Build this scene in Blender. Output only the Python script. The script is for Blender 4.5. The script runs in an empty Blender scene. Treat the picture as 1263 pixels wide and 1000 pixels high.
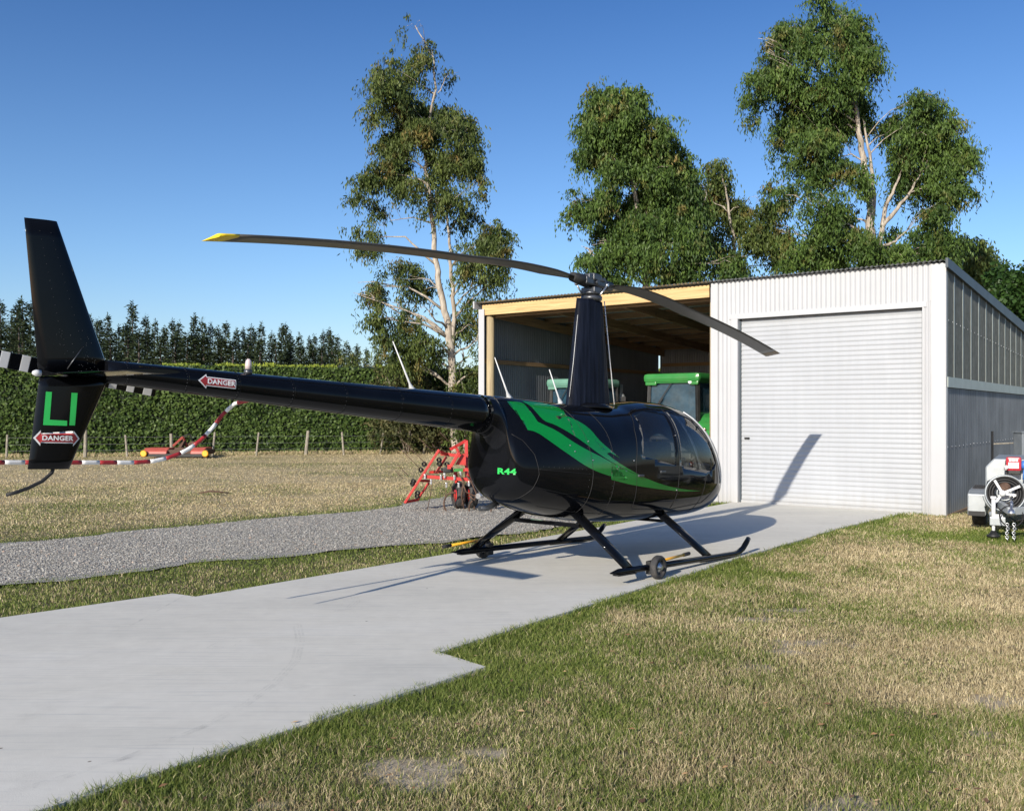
import bpy, bmesh, math, random
import numpy as np
from mathutils import Vector, Matrix, noise
from mathutils.bvhtree import BVHTree
R = math.radians
rng = np.random.default_rng(7)
random.seed(7)
sc = bpy.context.scene
col = sc.collection

# ---------------------------------------------------------------- camera, sky, sun, exposure
FPX, PW, PH, HOR, CAMZ = 1150.0, 1263.0, 1000.0, 509.5, 1.76
cam_data = bpy.data.cameras.new("camera")
cam_data.sensor_width = 36.0
cam_data.lens = FPX / PW * 36.0
cam_data.shift_y = (HOR - PH / 2) / PW
cam_data.clip_start, cam_data.clip_end = 0.1, 3000
cam = bpy.data.objects.new("camera", cam_data)
cam.location = (0, 0, CAMZ)
cam.rotation_euler = (R(90), 0, 0)
col.objects.link(cam)
sc.camera = cam

SUNV = Vector((1.2, 2.1, -1.0)).normalized()      # the way the light travels
sun_el = math.asin(-SUNV.z)
sun_az = math.atan2(-SUNV.x, -SUNV.y)                   # clockwise from +Y
world = bpy.data.worlds.new("World")
sc.world = world
world.use_nodes = True
wn = world.node_tree
for n in list(wn.nodes): wn.nodes.remove(n)
wo = wn.nodes.new('ShaderNodeOutputWorld')
bg = wn.nodes.new('ShaderNodeBackground')
sky = wn.nodes.new('ShaderNodeTexSky')
sky.sky_type = 'NISHITA'
sky.sun_disc = False
sky.sun_elevation = sun_el
sky.sun_rotation = sun_az % (2 * math.pi)
sky.altitude = 200
sky.air_density = 1.0
sky.dust_density = 1.0
sky.ozone_density = 7.0
bg.inputs['Strength'].default_value = 0.15
tint = wn.nodes.new('ShaderNodeMix'); tint.data_type = 'RGBA'; tint.blend_type = 'MULTIPLY'; tint.inputs[0].default_value = 1.0
# clear, polarised summer sky: deep blue overhead, paler towards the horizon
tcs = wn.nodes.new('ShaderNodeTexCoord'); sps = wn.nodes.new('ShaderNodeSeparateXYZ'); wn.links.new(tcs.outputs['Generated'], sps.inputs[0])
srp = wn.nodes.new('ShaderNodeValToRGB'); wn.links.new(sps.outputs[2], srp.inputs[0])
e = srp.color_ramp.elements; e[0].position = 0.0; e[0].color = (1.45, 1.13, 0.92, 1); e[1].position = 0.44; e[1].color = (0.46, 0.60, 0.72, 1)
e2 = e.new(0.16); e2.color = (1.08, 0.98, 0.91, 1)
wn.links.new(srp.outputs[0], tint.inputs[7])
wn.links.new(sky.outputs[0], tint.inputs[6]); wn.links.new(tint.outputs[2], bg.inputs[0])
wn.links.new(bg.outputs[0], wo.inputs[0])

sl = bpy.data.lights.new("sun", 'SUN')
sl.energy = 5.0
sl.angle = R(0.53)
sl.color = (1.0, 0.92, 0.79)
sun = bpy.data.objects.new("sun", sl)
sun.rotation_euler = SUNV.to_track_quat('-Z', 'Y').to_euler()
sun.location = (-20, -30, 30)
col.objects.link(sun)

sc.view_settings.view_transform = 'Standard'
sc.view_settings.look = 'None'
sc.view_settings.gamma = 1
sc.view_settings.exposure = 0.30

# ---------------------------------------------------------------- helpers
def at(px, py, D):
    """photo pixel at depth D -> world point"""
    return Vector(((px - PW / 2) / FPX * D, D, CAMZ - (py - HOR) / FPX * D))

def tag(o, label=None, cat=None, group=None, kind=None):
    if label: o['label'] = label
    if cat: o['category'] = cat
    if group: o['group'] = group
    if kind: o['kind'] = kind
    return o

def empty(name, loc=(0, 0, 0), rot=(0, 0, 0)):
    o = bpy.data.objects.new(name, None)
    o.empty_display_size = 0.2
    o.location = loc
    o.rotation_euler = rot
    col.objects.link(o)
    return o

def copy_tree(o, parent=None):
    c = o.copy()
    col.objects.link(c)
    c.parent = parent
    for ch in list(o.children):
        copy_tree(ch, c)
    return c

def link_mesh(name, me, mat=None, parent=None):
    o = bpy.data.objects.new(name, me)
    col.objects.link(o)
    if mat is not None:
        for m in (mat if isinstance(mat, (list, tuple)) else [mat]):
            me.materials.append(m)
    if parent: o.parent = parent
    return o

def np_mesh(name, verts, faces, fsize, mat=None, parent=None, attrs=None, smooth=False):
    """verts (n,3), faces flat index array, fsize = corners per face (int or array)"""
    verts = np.asarray(verts, dtype=np.float32)
    faces = np.asarray(faces, dtype=np.int32).ravel()
    if np.isscalar(fsize):
        nf = len(faces) // fsize
        tot = np.full(nf, fsize, dtype=np.int32)
    else:
        tot = np.asarray(fsize, dtype=np.int32); nf = len(tot)
    start = np.concatenate(([0], np.cumsum(tot)[:-1])).astype(np.int32)
    me = bpy.data.meshes.new(name)
    me.vertices.add(len(verts)); me.vertices.foreach_set('co', verts.ravel())
    me.loops.add(len(faces)); me.loops.foreach_set('vertex_index', faces)
    me.polygons.add(nf)
    me.polygons.foreach_set('loop_start', start)
    me.polygons.foreach_set('loop_total', tot)
    if smooth: me.polygons.foreach_set('use_smooth', np.ones(nf, dtype=bool))
    me.update(calc_edges=True)
    if attrs:
        for k, a in attrs.items():
            at_ = me.attributes.new(k, 'FLOAT', 'POINT')
            at_.data.foreach_set('value', np.asarray(a, dtype=np.float32))
    return link_mesh(name, me, mat, parent)

class MB:
    """collects shapes into one mesh"""
    def __init__(s): s.bm = bmesh.new()
    def quad(s, pts):
        vs = [s.bm.verts.new(p) for p in pts]
        s.bm.faces.new(vs); return vs
    def box(s, c, d, rot=None, bevel=0.0):
        b = bmesh.new()
        bmesh.ops.create_cube(b, size=1.0)
        for v in b.verts: v.co = Vector((v.co.x * d[0], v.co.y * d[1], v.co.z * d[2]))
        if bevel > 0:
            bmesh.ops.bevel(b, geom=b.edges[:], offset=bevel, segments=2, affect='EDGES', profile=0.6)
        M = Matrix.Translation(Vector(c))
        if rot is not None:
            M = M @ (rot if isinstance(rot, Matrix) else Matrix.Rotation(rot, 4, 'Z'))
        for v in b.verts: v.co = M @ v.co
        s.merge(b); return s
    def merge(s, b):
        m = {}
        for v in b.verts: m[v] = s.bm.verts.new(v.co)
        for f in b.faces:
            try: s.bm.faces.new([m[v] for v in f.verts]).smooth = f.smooth
            except ValueError: pass
        b.free()
    def bar(s, p0, p1, w, h, up=(0, 0, 1), bevel=0.0):
        p0, p1 = Vector(p0), Vector(p1)
        d = (p1 - p0); L = d.length; d.normalize()
        up = Vector(up); x = d.cross(up)
        if x.length < 1e-4: x = d.cross(Vector((1, 0, 0)))
        x.normalize(); z = x.cross(d)
        M = Matrix(((x.x, d.x, z.x, 0), (x.y, d.y, z.y, 0), (x.z, d.z, z.z, 0), (0, 0, 0, 1)))
        s.box((p0 + p1) / 2, (w, L, h), M, bevel); return s
    def tube(s, pts, rad, n=10, cap=True, sx=1.0, smooth=True, up=None):
        pts = [Vector(p) for p in pts]
        if not hasattr(rad, '__len__'): rad = [rad] * len(pts)
        rings = []; prev = None
        for i, p in enumerate(pts):
            t = (pts[min(i + 1, len(pts) - 1)] - pts[max(i - 1, 0)]).normalized()
            if prev is None:
                a = Vector(up) if up is not None else (Vector((0, 0, 1)) if abs(t.z) < 0.9 else Vector((1, 0, 0)))
                x = t.cross(a).normalized()
            else:
                x = prev - t * prev.dot(t)
                x.normalize()
            prev = x; y = t.cross(x)
            rings.append([s.bm.verts.new(p + (x * math.cos(a2) * sx + y * math.sin(a2)) * rad[i])
                          for a2 in [2 * math.pi * k / n for k in range(n)]])
        for a, b in zip(rings, rings[1:]):
            for k in range(n):
                f = s.bm.faces.new((a[k], a[(k + 1) % n], b[(k + 1) % n], b[k])); f.smooth = smooth
        if cap:
            s.bm.faces.new(rings[0][::-1]); s.bm.faces.new(rings[-1])
        return s
    def lathe(s, prof, c=(0, 0, 0), axis=(0, 0, 1), n=24, smooth=True, ring=False):
        """prof: (r, h) list; closed at ends when r=0"""
        A = Vector(axis).normalized()
        x = A.cross(Vector((0, 0, 1)) if abs(A.z) < 0.9 else Vector((1, 0, 0))).normalized(); y = A.cross(x)
        c = Vector(c); rings = []
        for r, h in prof:
            rings.append([s.bm.verts.new(c + A * h + (x * math.cos(t) + y * math.sin(t)) * max(r, 1e-4))
                          for t in [2 * math.pi * k / n for k in range(n)]])
        for a, b in zip(rings, rings[1:]):
            for k in range(n):
                s.bm.faces.new((a[k], a[(k + 1) % n], b[(k + 1) % n], b[k])).smooth = smooth
        if ring:
            for k in range(n): s.bm.faces.new((rings[-1][k], rings[-1][(k + 1) % n], rings[0][(k + 1) % n], rings[0][k])).smooth = smooth
        else: s.bm.faces.new(rings[0][::-1]); s.bm.faces.new(rings[-1])
        return s
    def torus(s, c, axis, Rr, r, n=32, m=10, a0=0.0, a1=2 * math.pi, sx=1.0):
        A = Vector(axis).normalized()
        x = A.cross(Vector((0, 0, 1)) if abs(A.z) < 0.9 else Vector((1, 0, 0))).normalized(); y = A.cross(x)
        c = Vector(c)
        full = abs(a1 - a0 - 2 * math.pi) < 1e-6
        cnt = n if full else n + 1
        rings = []
        for i in range(cnt):
            t = a0 + (a1 - a0) * i / n
            d = x * math.cos(t) + y * math.sin(t)
            rings.append([s.bm.verts.new(c + d * (Rr + math.cos(q) * r) + A * math.sin(q) * r * sx)
                          for q in [2 * math.pi * k / m for k in range(m)]])
        for i in range(cnt if full else cnt - 1):
            a, b = rings[i], rings[(i + 1) % cnt]
            for k in range(m):
                s.bm.faces.new((a[k], a[(k + 1) % m], b[(k + 1) % m], b[k])).smooth = True
        return s
    def prism(s, poly, ax, d0, d1):
        """poly of 2D points extruded along axis ax ('x','y','z') from d0 to d1"""
        def P(a, b, d):
            return {'x': (d, a, b), 'y': (a, d, b), 'z': (a, b, d)}[ax]
        A = [s.bm.verts.new(P(a, b, d0)) for a, b in poly]
        B = [s.bm.verts.new(P(a, b, d1)) for a, b in poly]
        s.bm.faces.new(A[::-1]); s.bm.faces.new(B)
        for k in range(len(poly)):
            j = (k + 1) % len(poly)
            s.bm.faces.new((A[k], A[j], B[j], B[k]))
        return s
    def build(s, name, mat, parent=None, bevel=0.0, fixn=True, auto=None):
        if fixn: bmesh.ops.recalc_face_normals(s.bm, faces=s.bm.faces[:])
        me = bpy.data.meshes.new(name)
        s.bm.to_mesh(me); s.bm.free()
        o = link_mesh(name, me, mat, parent)
        if bevel > 0:
            md = o.modifiers.new("edge_round", 'BEVEL'); md.width = bevel; md.segments = 2; md.limit_method = 'ANGLE'
        return o

def smoothstep(a, b, x):
    t = np.clip((x - a) / (b - a), 0, 1); return t * t * (3 - 2 * t)

# ---------------------------------------------------------------- materials
def mat_new(name):
    m = bpy.data.materials.new(name); m.use_nodes = True
    nt = m.node_tree
    b = nt.nodes['Principled BSDF']
    return m, nt, b

def N(nt, typ, **k):
    n = nt.nodes.new(typ)
    for a, v in k.items():
        if a in n.inputs.keys() if hasattr(n.inputs, 'keys') else False: n.inputs[a].default_value = v
        else: setattr(n, a, v)
    return n

def coords(nt, kind='Object', scale=(1, 1, 1)):
    tc = nt.nodes.new('ShaderNodeTexCoord'); mp = nt.nodes.new('ShaderNodeMapping')
    mp.inputs['Scale'].default_value = scale
    nt.links.new(tc.outputs[kind], mp.inputs[0]); return mp.outputs[0]

def ntex(nt, vec, scale, detail=4, rough=0.55, dist=0.0):
    n = nt.nodes.new('ShaderNodeTexNoise')
    n.inputs['Scale'].default_value = scale; n.inputs['Detail'].default_value = detail
    n.inputs['Roughness'].default_value = rough; n.inputs['Distortion'].default_value = dist
    nt.links.new(vec, n.inputs['Vector']); return n.outputs['Fac']

def ramp(nt, fac, stops):
    r = nt.nodes.new('ShaderNodeValToRGB'); e = r.color_ramp.elements
    while len(e) < len(stops): e.new(0.5)
    for i, (p, c) in enumerate(stops):
        e[i].position = p; e[i].color = (c[0], c[1], c[2], 1)
    nt.links.new(fac, r.inputs[0]); return r.outputs[0]

def mixc(nt, fac, a, b, typ='MIX'):
    m = nt.nodes.new('ShaderNodeMix'); m.data_type = 'RGBA'; m.blend_type = typ
    for s, v in ((0, fac), (6, a), (7, b)):
        if isinstance(v, (int, float)): m.inputs[s].default_value = v
        elif isinstance(v, tuple): m.inputs[s].default_value = (v[0], v[1], v[2], 1)
        else: nt.links.new(v, m.inputs[s])
    return m.outputs[2]

def mathn(nt, op, a, b=0.0, clamp=False):
    m = nt.nodes.new('ShaderNodeMath'); m.operation = op; m.use_clamp = clamp
    for s, v in ((0, a), (1, b)):
        if isinstance(v, (int, float)): m.inputs[s].default_value = v
        else: nt.links.new(v, m.inputs[s])
    return m.outputs[0]

def bump(nt, b, h, strength=0.3, dist=0.01):
    n = nt.nodes.new('ShaderNodeBump'); n.inputs['Strength'].default_value = strength
    n.inputs['Distance'].default_value = dist
    nt.links.new(h, n.inputs['Height']); nt.links.new(n.outputs[0], b.inputs['Normal'])

def simple(name, c, rough=0.5, metal=0.0, var=0.12, vscale=6.0, coat=0.0, bumps=0.0, bscale=60, spec=0.5, dirt=0.0, dirtc=(0.2, 0.15, 0.1)):
    m, nt, b = mat_new(name)
    v = coords(nt)
    n1 = ntex(nt, v, vscale, 5, 0.6)
    lo = tuple(max(0, x * (1 - var)) for x in c); hi = tuple(min(1, x * (1 + var)) for x in c)
    cc = ramp(nt, n1, [(0.3, lo), (0.7, hi)])
    if dirt > 0:
        d = ntex(nt, v, vscale * 0.7 + 1.3, 6, 0.7)
        f = mathn(nt, 'MULTIPLY', mathn(nt, 'SUBTRACT', d, 0.45, True), dirt * 4, True)
        cc = mixc(nt, f, cc, dirtc)
    nt.links.new(cc, b.inputs['Base Color'])
    rr = nt.nodes.new('ShaderNodeMapRange')
    rr.inputs['To Min'].default_value = max(0.02, rough * 0.85); rr.inputs['To Max'].default_value = min(1, rough * 1.2)
    nt.links.new(n1, rr.inputs['Value']); nt.links.new(rr.outputs[0], b.inputs['Roughness'])
    b.inputs['Metallic'].default_value = metal
    b.inputs['Specular IOR Level'].default_value = spec
    b.inputs['Coat Weight'].default_value = coat; b.inputs['Coat Roughness'].default_value = 0.03
    if bumps > 0: bump(nt, b, ntex(nt, v, bscale, 4), bumps, 0.004)
    return m

def leafmat(name, dark, light, trans=0.35, rough=0.55, brown=None, scale=0.5):
    """leaves: colour varies leaf by leaf ('rnd') and bough by bough (noise in the crown)"""
    m, nt, b = mat_new(name)
    a = nt.nodes.new('ShaderNodeAttribute'); a.attribute_name = 'rnd'
    v = coords(nt)
    n1 = ntex(nt, v, scale, 3)
    f = mathn(nt, 'ADD', mathn(nt, 'MULTIPLY', a.outputs['Fac'], 0.55), mathn(nt, 'MULTIPLY', n1, 0.55), True)
    cc = ramp(nt, f, [(0.25, dark), (0.85, light)])
    if brown:
        g = ntex(nt, v, scale * 2.3, 3)
        fb = mathn(nt, 'MULTIPLY', mathn(nt, 'SUBTRACT', g, 0.56, True), 7.0, True)
        fb = mathn(nt, 'MULTIPLY', fb, a.outputs['Fac'])
        cc = mixc(nt, fb, cc, brown)
    nt.links.new(cc, b.inputs['Base Color'])
    b.inputs['Roughness'].default_value = rough
    b.inputs['Specular IOR Level'].default_value = 0.2
    tr = nt.nodes.new('ShaderNodeBsdfTranslucent'); nt.links.new(cc, tr.inputs[0])
    mx = nt.nodes.new('ShaderNodeMixShader'); mx.inputs[0].default_value = trans
    out = nt.nodes['Material Output']
    nt.links.new(b.outputs[0], mx.inputs[1]); nt.links.new(tr.outputs[0], mx.inputs[2])
    nt.links.new(mx.outputs[0], out.inputs[0]); return m

M = {}
M['black_paint'] = simple('black_gloss_paint', (0.004, 0.0045, 0.006), 0.06, 0, 0.3, 2.0, coat=0.0, spec=0.2)
M['black_matt'] = simple('black_rubber', (0.012, 0.012, 0.013), 0.6, 0, 0.3, 12)
M['blade'] = simple('blade_dark_metal', (0.07, 0.066, 0.06), 0.38, 0.0, 0.25, 5)
M['blade_tan'] = simple('blade_tip_tan', (0.32, 0.25, 0.18), 0.5, 0, 0.15)
M['yellow'] = simple('yellow_paint', (0.75, 0.55, 0.02), 0.4, 0, 0.1)
M['orange'] = simple('amber_handle_paint', (0.85, 0.42, 0.03), 0.4, 0, 0.1)
M['green_livery'] = simple('green_livery_paint', (0.003, 0.185, 0.03), 0.12, 0, 0.08, 2, coat=0.3)
M['green_mark'] = simple('green_marking', (0.03, 0.50, 0.10), 0.3, 0, 0.06)
M['white_paint'] = simple('white_paint', (0.58, 0.59, 0.60), 0.4, 0, 0.05, 4)
M['sign_red'] = simple('sign_red', (0.34, 0.025, 0.03), 0.4, 0, 0.08)
M['sign_white'] = simple('sign_white', (0.75, 0.75, 0.75), 0.4, 0, 0.05)
M['head_metal'] = simple('rotor_head_metal', (0.08, 0.085, 0.095), 0.35, 0.6, 0.4, 14)
M['steel'] = simple('bright_steel', (0.55, 0.56, 0.58), 0.3, 0.9, 0.2, 20)
M['rubber'] = simple('tyre_rubber', (0.03, 0.03, 0.032), 0.75, 0, 0.35, 14, bumps=0.3, dirt=0.4, dirtc=(0.14, 0.12, 0.1))
M['seat'] = simple('seat_leather', (0.13, 0.12, 0.11), 0.5, 0, 0.25, 10)
M['panel_grey'] = simple('instrument_panel', (0.07, 0.07, 0.072), 0.6)
M['dial'] = simple('dial_face', (0.25, 0.26, 0.27), 0.3)
M['red_glass'] = simple('red_lens', (0.45, 0.02, 0.03), 0.15, 0, 0.1)
M['rake_red'] = simple('rake_red_paint', (0.52, 0.035, 0.03), 0.38, 0, 0.2, 9, dirt=0.35, dirtc=(0.16, 0.07, 0.04))
M['rust'] = simple('rusty_steel', (0.11, 0.065, 0.045), 0.8, 0.3, 0.5, 20)
M['mower_red'] = simple('sun_faded_red_paint', (0.50, 0.10, 0.075), 0.5, 0, 0.2, 4, dirt=0.3)
M['dark_metal'] = simple('dark_metal', (0.03, 0.03, 0.03), 0.5, 0.4, 0.3)
M['tractor_green'] = simple('tractor_green_paint', (0.03, 0.21, 0.045), 0.3, 0, 0.12, 3, dirt=0.15)
M['teal'] = simple('faded_teal_paint', (0.12, 0.28, 0.22), 0.5, 0, 0.12, 3, dirt=0.2)
M['galv'] = None
M['trailer_grey'] = simple('trailer_galvanised', (0.36, 0.39, 0.41), 0.4, 0.35, 0.12, 5, dirt=0.1)
M['post_wood'] = simple('weathered_post_timber', (0.28, 0.25, 0.2), 0.85, 0, 0.3, 9, bumps=0.4)
M['wire'] = simple('fence_wire', (0.25, 0.25, 0.25), 0.5, 0.7)
M['beacon_white'] = simple('beacon_lens', (0.6, 0.5, 0.5), 0.2, 0, 0.1)

def glass(name, tint=(0.55, 0.6, 0.6), clear=0.8, dust=0.0):
    m, nt, b = mat_new(name)
    out = nt.nodes['Material Output']
    g = nt.nodes.new('ShaderNodeBsdfGlossy'); g.inputs['Roughness'].default_value = 0.02
    t = nt.nodes.new('ShaderNodeBsdfTransparent'); t.inputs[0].default_value = (*[x * clear for x in tint], 1)
    lw = nt.nodes.new('ShaderNodeFresnel'); lw.inputs[0].default_value = 1.5
    mx = nt.nodes.new('ShaderNodeMixShader')
    nt.links.new(lw.outputs[0], mx.inputs[0]); nt.links.new(t.outputs[0], mx.inputs[1]); nt.links.new(g.outputs[0], mx.inputs[2])
    last = mx.outputs[0]
    if dust > 0:
        d = nt.nodes.new('ShaderNodeBsdfDiffuse'); d.inputs[0].default_value = (0.5, 0.5, 0.48, 1)
        v = coords(nt); f = mathn(nt, 'MULTIPLY', ntex(nt, v, 3, 5, 0.7), dust)
        m2 = nt.nodes.new('ShaderNodeMixShader'); nt.links.new(f, m2.inputs[0])
        nt.links.new(last, m2.inputs[1]); nt.links.new(d.outputs[0], m2.inputs[2]); last = m2.outputs[0]
    nt.links.new(last, out.inputs[0]); nt.nodes.remove(b); return m
M['glass'] = glass('windscreen_glass', (0.85, 0.9, 0.88), 0.97, 0.03)
M['glass_dark'] = glass('tinted_glass', (0.75, 0.8, 0.82), 0.95, 0.03)
M['cab_glass'] = simple('dusty_cab_glass', (0.018, 0.045, 0.07), 0.12, 0, 0.5, 2.5, dirt=0.25, dirtc=(.12,.15,.16))

def sheet_mat(name, c, metal, rough, streak=0.15, axis=2, dirtbase=0.0):
    """painted or galvanised sheet: faint streaks along the drain direction, blotches, screws dirt"""
    m, nt, b = mat_new(name)
    sc_ = [5, 5, 5]; sc_[axis] = 0.35
    v = coords(nt, scale=tuple(sc_)); v2 = coords(nt)
    n1 = ntex(nt, v, 2.0, 5, 0.65); n2 = ntex(nt, v2, 1.3, 4)
    lo = tuple(x * (1 - streak) for x in c); hi = tuple(min(1, x * (1 + streak)) for x in c)
    cc = ramp(nt, mathn(nt, 'MULTIPLY', mathn(nt, 'ADD', n1, n2), 0.5), [(0.35, lo), (0.65, hi)])
    if dirtbase > 0:
        sep = nt.nodes.new('ShaderNodeSeparateXYZ'); nt.links.new(v2, sep.inputs[0])
        z = mathn(nt, 'ADD', sep.outputs[2], mathn(nt, 'MULTIPLY', mathn(nt, 'SUBTRACT', n1, 0.5), 0.6))
        mr = nt.nodes.new('ShaderNodeMapRange'); mr.inputs['From Min'].default_value = 0.0; mr.inputs['From Max'].default_value = 0.35
        mr.inputs['To Min'].default_value = dirtbase; mr.inputs['To Max'].default_value = 0.0
        nt.links.new(z, mr.inputs['Value'])
        cc = mixc(nt, mr.outputs[0], cc, (0.3, 0.27, 0.2))
    nt.links.new(cc, b.inputs['Base Color'])
    b.inputs['Metallic'].default_value = metal
    b.inputs['Roughness'].default_value = rough
    return m
M['white_sheet'] = sheet_mat('white_wall_sheet', (0.40, 0.405, 0.42), 0.0, 0.42, 0.05, dirtbase=0.35)
M['door_sheet'] = sheet_mat('roller_door_sheet', (0.355, 0.368, 0.39), 0.0, 0.45, 0.05, dirtbase=0.3)
M['galv'] = sheet_mat('galvanised_sheet', (0.155, 0.17, 0.19), 0.25, 0.5, 0.28, dirtbase=0.4)
M['galv_in'] = sheet_mat('galvanised_sheet_inside', (0.17, 0.19, 0.215), 0.3, 0.5, 0.14)
M['roof_sheet'] = sheet_mat('roof_sheet', (0.40, 0.42, 0.42), 0.3, 0.45, 0.15, axis=1)
M['flash_grey'] = simple('slate_grey_flashing', (0.045, 0.06, 0.075), 0.5, 0, 0.08, 3)
M['flash_white'] = sheet_mat('white_flashing', (0.44, 0.445, 0.46), 0.0, 0.4, 0.03, dirtbase=0.3)

def timber(name, c, dark, axis=0, scale=1.0, knots=True):
    m, nt, b = mat_new(name)
    s = [14 * scale] * 3; s[axis] = 0.9 * scale
    v = coords(nt, scale=tuple(s)); v2 = coords(nt)
    n1 = ntex(nt, v, 1.5, 6, 0.6, 0.8)
    cc = ramp(nt, n1, [(0.3, dark), (0.62, c)])
    if knots:
        vo = nt.nodes.new('ShaderNodeTexVoronoi'); vo.inputs['Scale'].default_value = 1.7
        nt.links.new(v2, vo.inputs['Vector'])
        k = nt.nodes.new('ShaderNodeMapRange'); k.inputs['From Min'].default_value = 0.02; k.inputs['From Max'].default_value = 0.09
        k.inputs['To Min'].default_value = 0.8; k.inputs['To Max'].default_value = 0.0
        nt.links.new(vo.outputs['Distance'], k.inputs['Value'])
        cc = mixc(nt, k.outputs[0], cc, tuple(x * 0.45 for x in dark))
    nt.links.new(cc, b.inputs['Base Color']); b.inputs['Roughness'].default_value = 0.75
    bump(nt, b, n1, 0.25, 0.003); return m
M['pine'] = timber('fresh_pine_beam', (0.60, 0.42, 0.20), (0.42, 0.26, 0.11))
M['pine_old'] = timber('roof_timber', (0.26, 0.17, 0.09), (0.15, 0.09, 0.045), 0)
M['pine_y'] = timber('roof_rafter_timber', (0.26, 0.17, 0.09), (0.14, 0.085, 0.045), 1)
M['pole'] = timber('round_pole_timber', (0.42, 0.34, 0.20), (0.28, 0.21, 0.12), 2)

# ================================================================ ground, slab, gravel, grass
PHI = -0.642
Fd = Vector((math.cos(PHI), math.sin(PHI), 0)); Bd = Vector((-math.sin(PHI), math.cos(PHI), 0))
KS = 1.05
SH0 = Vector((7.14, 15.37, 0)); SH = SH0 * KS; SHZ = CAMZ * (1 - KS)
def shed_uv(x, y):
    dx, dy = x - SH.x, y - SH.y
    return -(dx * Fd.x + dy * Fd.y) / KS, (dx * Bd.x + dy * Bd.y) / KS
def P2(u, v):
    q = SH + (Bd * v - Fd * u) * KS; return (q.x, q.y)

SLAB = [(-11.6, 0.76), (-4.38, 7.98), (-3.36, 9.0), (-3.3, 9.06), (-3.02, 8.9), (-1.26, 11.03), (-0.53, 11.93), (1.57, 14.61), P2(3.70, 0.0),
        P2(3.6, 1.0), P2(0.4, 1.0), P2(0.37, 0.0), P2(0.62, -0.12), (5.0, 14.22), (2.99, 11.60), (1.2, 9.2), (-0.53, 6.83), (-0.18, 6.44), (-1.42, 4.93), (-2.06, 4.14), (-7.0, -1.9)]
GRAV = [(-16, 2.2), (-6.92, 12.55), (-4.47, 15.45), (-2.6, 17.0), (-1.3, 19.6), P2(9.75, 0.0), P2(4.1, 0.0), (2.6, 16.5), (-0.2, 13.5), (-1.2, 12.75), (-2.02, 12.2), (-3.72, 11.2), (-5.28, 9.62), (-12, 1.6)]

def poly_sd(P, X, Y):
    """signed distance to polygon (negative inside), numpy"""
    P = np.array(P, float); n = len(P)
    d = np.full(X.shape, 1e9); inside = np.zeros(X.shape, bool)
    for i in range(n):
        ax, ay = P[i]; bx, by = P[(i + 1) % n]
        ex, ey = bx - ax, by - ay
        t = np.clip(((X - ax) * ex + (Y - ay) * ey) / (ex * ex + ey * ey), 0, 1)
        d = np.minimum(d, np.hypot(X - ax - t * ex, Y - ay - t * ey))
        c = ((ay > Y) != (by > Y)) & (X < (bx - ax) * (Y - ay) / (by - ay + 1e-12) + ax)
        inside ^= c
    return np.where(inside, -d, d)

_g = rng.random((4, 128, 128))
def vnoise(X, Y, s, k=0):
    """smooth value noise 0..1"""
    x = X * s + 31.7 * (k + 1); y = Y * s + 17.3 * (k + 2)
    xi = np.floor(x).astype(int); yi = np.floor(y).astype(int)
    fx = x - xi; fy = y - yi; fx = fx * fx * (3 - 2 * fx); fy = fy * fy * (3 - 2 * fy)
    g = _g[k % 4]
    a = g[xi % 128, yi % 128]; b = g[(xi + 1) % 128, yi % 128]
    c = g[xi % 128, (yi + 1) % 128]; d = g[(xi + 1) % 128, (yi + 1) % 128]
    return (a * (1 - fx) + b * fx) * (1 - fy) + (c * (1 - fx) + d * fx) * fy
def fbm(X, Y, s, k=0):
    return (vnoise(X, Y, s, k) * 0.5 + vnoise(X, Y, s * 2.1, k + 1) * 0.3 + vnoise(X, Y, s * 4.3, k + 2) * 0.2)

BARE = [(2.46, 8.49, .30, .13), (2.1, 8.1, .22, .10), (2.37, 7.22, .34, .15), (3.12, 5.78, .30, .2), (-0.45, 4.62, .26, .24), (1.61, 4.14, .32, .2),
        (-1.1, 4.25, .12, .1), (2.0, 7.0, .15, .1), (-0.15, 4.9, .12, .12), (1.75, 6.6, .12, .12), (0.6, 4.9, .1, .1), (2.6, 5.2, .13, .1), (8.4, 14.9, .45, .2)]
def bare_amt(X, Y):
    b = np.zeros(X.shape)
    for (x, y, rx, ry) in BARE:
        d = np.hypot((X - x) / rx, (Y - y) / ry) + (fbm(X, Y, 6, 1) - 0.5) * 2.2
        b = np.maximum(b, 1 - smoothstep(0.55, 1.15, d))
    return b

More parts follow.
